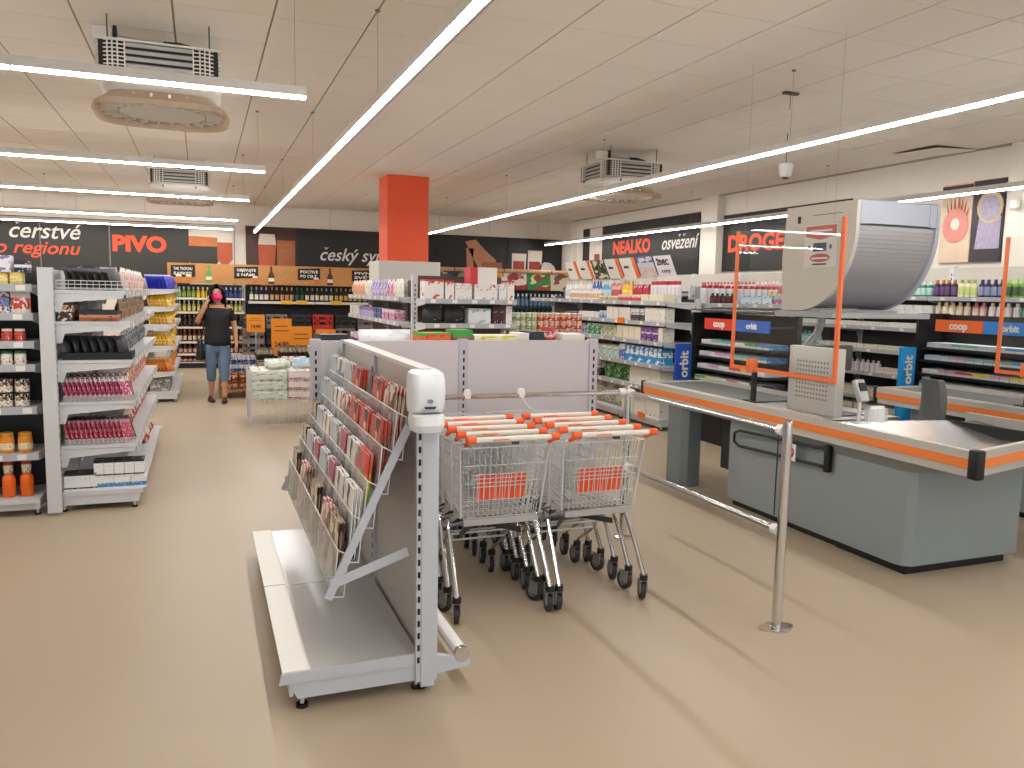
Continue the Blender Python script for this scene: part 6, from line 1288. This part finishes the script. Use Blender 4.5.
# her right arm bent up with the phone, left arm hanging
def hand(tip, palm_pts, fingers):
    q = chain(V, Ed, palm_pts, tip)
    for f in fingers: chain(V, Ed, f, q)
sh1 = chain(V, Ed, [(-.14, .01, 1.325, .055), (-.20, -.01, 1.22, .046), (-.262, -.03, 1.11, .040), (-.21, -.10, 1.23, .036), (-.145, -.125, 1.355, .026)], ch_)
hand(sh1, [(-.125, -.115, 1.40, .022, .03)], [[(-.118, -.125, 1.445, .009), (-.10, -.105, 1.475, .008)], [(-.122, -.108, 1.45, .009), (-.104, -.088, 1.485, .008)], [(-.124, -.092, 1.448, .009), (-.106, -.072, 1.48, .008)], [(-.126, -.076, 1.438, .008), (-.108, -.06, 1.463, .007)], [(-.105, -.135, 1.41, .009), (-.088, -.13, 1.435, .008)]])
sh2 = chain(V, Ed, [(.14, .01, 1.325, .055), (.195, .015, 1.20, .047), (.225, .02, 1.07, .040), (.24, -.01, .95, .034), (.245, -.04, .84, .026)], ch_)
hand(sh2, [(.245, -.05, .785, .02, .03)], [[(.24, -.075, .735, .009), (.232, -.08, .70, .008)], [(.244, -.06, .727, .009), (.236, -.065, .685, .008)], [(.247, -.045, .728, .009), (.238, -.05, .69, .008)], [(.248, -.03, .738, .008), (.24, -.034, .708, .007)], [(.225, -.085, .765, .009), (.218, -.095, .735, .008)]])
for s, pts in ((-1, [(-.085, 0, .80, .085, .09), (-.09, -.01, .64, .068), (-.088, -.015, .47, .058), (-.09, .03, .33, .055), (-.092, .055, .16, .036), (-.095, .06, .07, .034)]), (1, [(.085, 0, .80, .085, .09), (.085, -.03, .64, .068), (.082, -.06, .47, .058), (.08, -.075, .33, .055), (.078, -.10, .16, .036), (.078, -.115, .065, .034)])):
    chain(V, Ed, pts, pel)
for (a, b, c, d) in ((-.095, .06, -.105, -.04), (.078, -.115, .07, -.215)):
    pass
skin('body', V, Ed, skin_m, pr)
# clothes: a little larger than the body they follow
V, Ed = [], []
p0 = chain(V, Ed, [(0, 0, .77, .20, .16), (0, 0, .86, .195, .16), (0, -.01, 1.0, .178, .145), (0, -.012, 1.16, .165, .135), (0, .005, 1.24, .155, .115), (0, .006, 1.29, .14, .10)])
chain(V, Ed, [(-.165, .005, 1.27, .064), (-.215, -.008, 1.185, .064), (-.235, -.016, 1.15, .066)], 4); chain(V, Ed, [(.165, .01, 1.27, .064), (.20, .015, 1.185, .062), (.212, .017, 1.13, .066)], 4)
skin('top', V, Ed, top_m, pr)
V, Ed = [], []
p0 = chain(V, Ed, [(0, 0, .90, .14, .125), (0, 0, .82, .15, .13)])
chain(V, Ed, [(-.088, 0, .74, .108, .118), (-.09, -.01, .62, .098), (-.088, -.015, .48, .07), (-.09, .025, .36, .07), (-.091, .045, .275, .068)], p0)
chain(V, Ed, [(.088, 0, .74, .108, .118), (.086, -.03, .62, .098), (.082, -.06, .48, .07), (.081, -.072, .36, .07), (.079, -.085, .275, .068)], p0)
skin('jeans', V, Ed, jean_m, pr)
for (x, y, ry) in ((-.097, .02, .25), (.074, -.165, -.1)):
    b = MB(); rows = []
    for k in range(7):
        q = k / 6; yy = -.115 + .23 * q; w = .042 * (math.sin(PI * min(1, .14 + q * .82))) ** .5; h = .028 + .034 * q
        rows.append([(w * math.cos(a), yy, max(0.001, .02 + h * math.sin(a) if math.sin(a) > 0 else .02 + .019 * math.sin(a))) for a in [2 * PI * j / 10 for j in range(11)]])
    b.grid(rows, flip=True); b.add([r for r in rows[0][:-1]], [tuple(range(10))]); b.add([r for r in rows[-1][:-1]], [tuple(range(10))[::-1]])
    b.build('shoe', shoe_m, pr, (x, y, 0), (0, 0, ry), smooth=60)
# hair: cap over the skull falling to the shoulders, open at the face
rows = []
for k in range(12):
    q = k / 11; z = 1.648 - .36 * q ** 1.15
    r = .02 + .092 * min(1, math.sin(min(1, q * 2.6) * PI / 2)) + .018 * q
    rows.append([(r * (1.0 + .06 * math.sin(j * 2.3)) * math.sin(a), -.005 + .03 * q * .4 - r * 1.08 * math.cos(a), z) for j, a in enumerate([math.radians((18 if k < 3 else 44 + min(18, (k - 3) * 6)) * 1.0 + (360 - 2 * (18 if k < 3 else 44 + min(18, (k - 3) * 6))) * i / 20) for i in range(21)])])
m = MB().grid(rows, flip=True); inn = [[(x * .86, -.005 + (y + .005) * .86, z - .004) for x, y, z in r] for r in rows]; m.grid(inn)
for e in (0, 20): m.grid([[rows[k][e], inn[k][e]] for k in range(12)], flip=e == 0)
m.grid([rows[-1], inn[-1]], flip=True); m.add(rows[0], [tuple(range(21))])
m.build('hair', hair_m, pr, smooth=70)
# face: eyes, brows and the pink mask that covers nose and mouth
eye_m = mat('eye_dark', '#1a1412', .3); eye_w = mat('eye_white', '#e6e0da', .4)
for s in (-1, 1):
    MB().lathe([(.003, -.006), (.012, -.003), (.013, 0), (.012, .003), (.003, .006)], 10, (0, 0, 0)).build('eye', eye_w, pr, (s * .03, -.104, 1.528), (0, 0, 0))
    MB().lathe([(.002, -.004), (.006, -.002), (.0065, 0), (.006, .002), (.002, .004)], 8).build('pupil', eye_m, pr, (s * .03, -.112, 1.528))
    MB().obox((s * .031, -.106, 1.548), (.015, 0, 0), (0, .003, 0), (0, 0, .0028)).build('eyebrow', hair_m, pr)
mk = mat('mask_pink', '#ee3d7c', .7)
rows = [[(w * math.sin(a), -.02 - d * math.cos(a), z) for a in [math.radians(-80 + 160 * i / 12) for i in range(13)]] for w, d, z in ((.062, .090, 1.518), (.072, .106, 1.50), (.078, .113, 1.475), (.075, .106, 1.45), (.06, .085, 1.428), (.045, .06, 1.42))]
MB().grid(rows).grid([[(x * .93, y * .95, z) for x, y, z in r] for r in rows], flip=True).build('face_mask', mk, pr, smooth=60)
t = bevel(MB().obox((0, 0, 0), (.006, 0, 0), (0, .034, 0), (0, 0, .07)).build('mobile_phone', black), .003); t.location = (.20 - .092, 11.9 - .10, 1.475); t.rotation_euler = (.35, .12, .15)
tag(t, 'dark mobile phone the woman holds to her ear', 'phone')
t = thing('shoulder_bag', 'black shoulder bag hanging at the side of the woman in cropped jeans', 'bag', (.20 - .23, 11.93, .60))
b = MB(); rows = []
for k in range(7):
    q = k / 6; w = .15 - .02 * q + .02 * math.sin(q * PI); d = .045 * (1 - .6 * q) + .015
    rows.append([(d * math.copysign(abs(math.cos(a)) ** .7, math.cos(a)), w * math.copysign(abs(math.sin(a)) ** .7, math.sin(a)), .28 * q) for a in [2 * PI * j / 16 for j in range(17)]])
b.grid(rows, flip=True); b.add(rows[0][:-1], [tuple(range(16))[::-1]]); b.add(rows[-1][:-1], [tuple(range(16))])
b.build('body', mat('bag_black', '#17171a', .5), t, smooth=60)
MB().tube([(0, -.1, .27), (.05, -.07, .45), (.088, -.04, .62), (.115, .02, .70), (.11, .08, .66), (.06, .10, .45), (0, .1, .27)], .008, 6).build('strap', MATS['bag_black'], t)
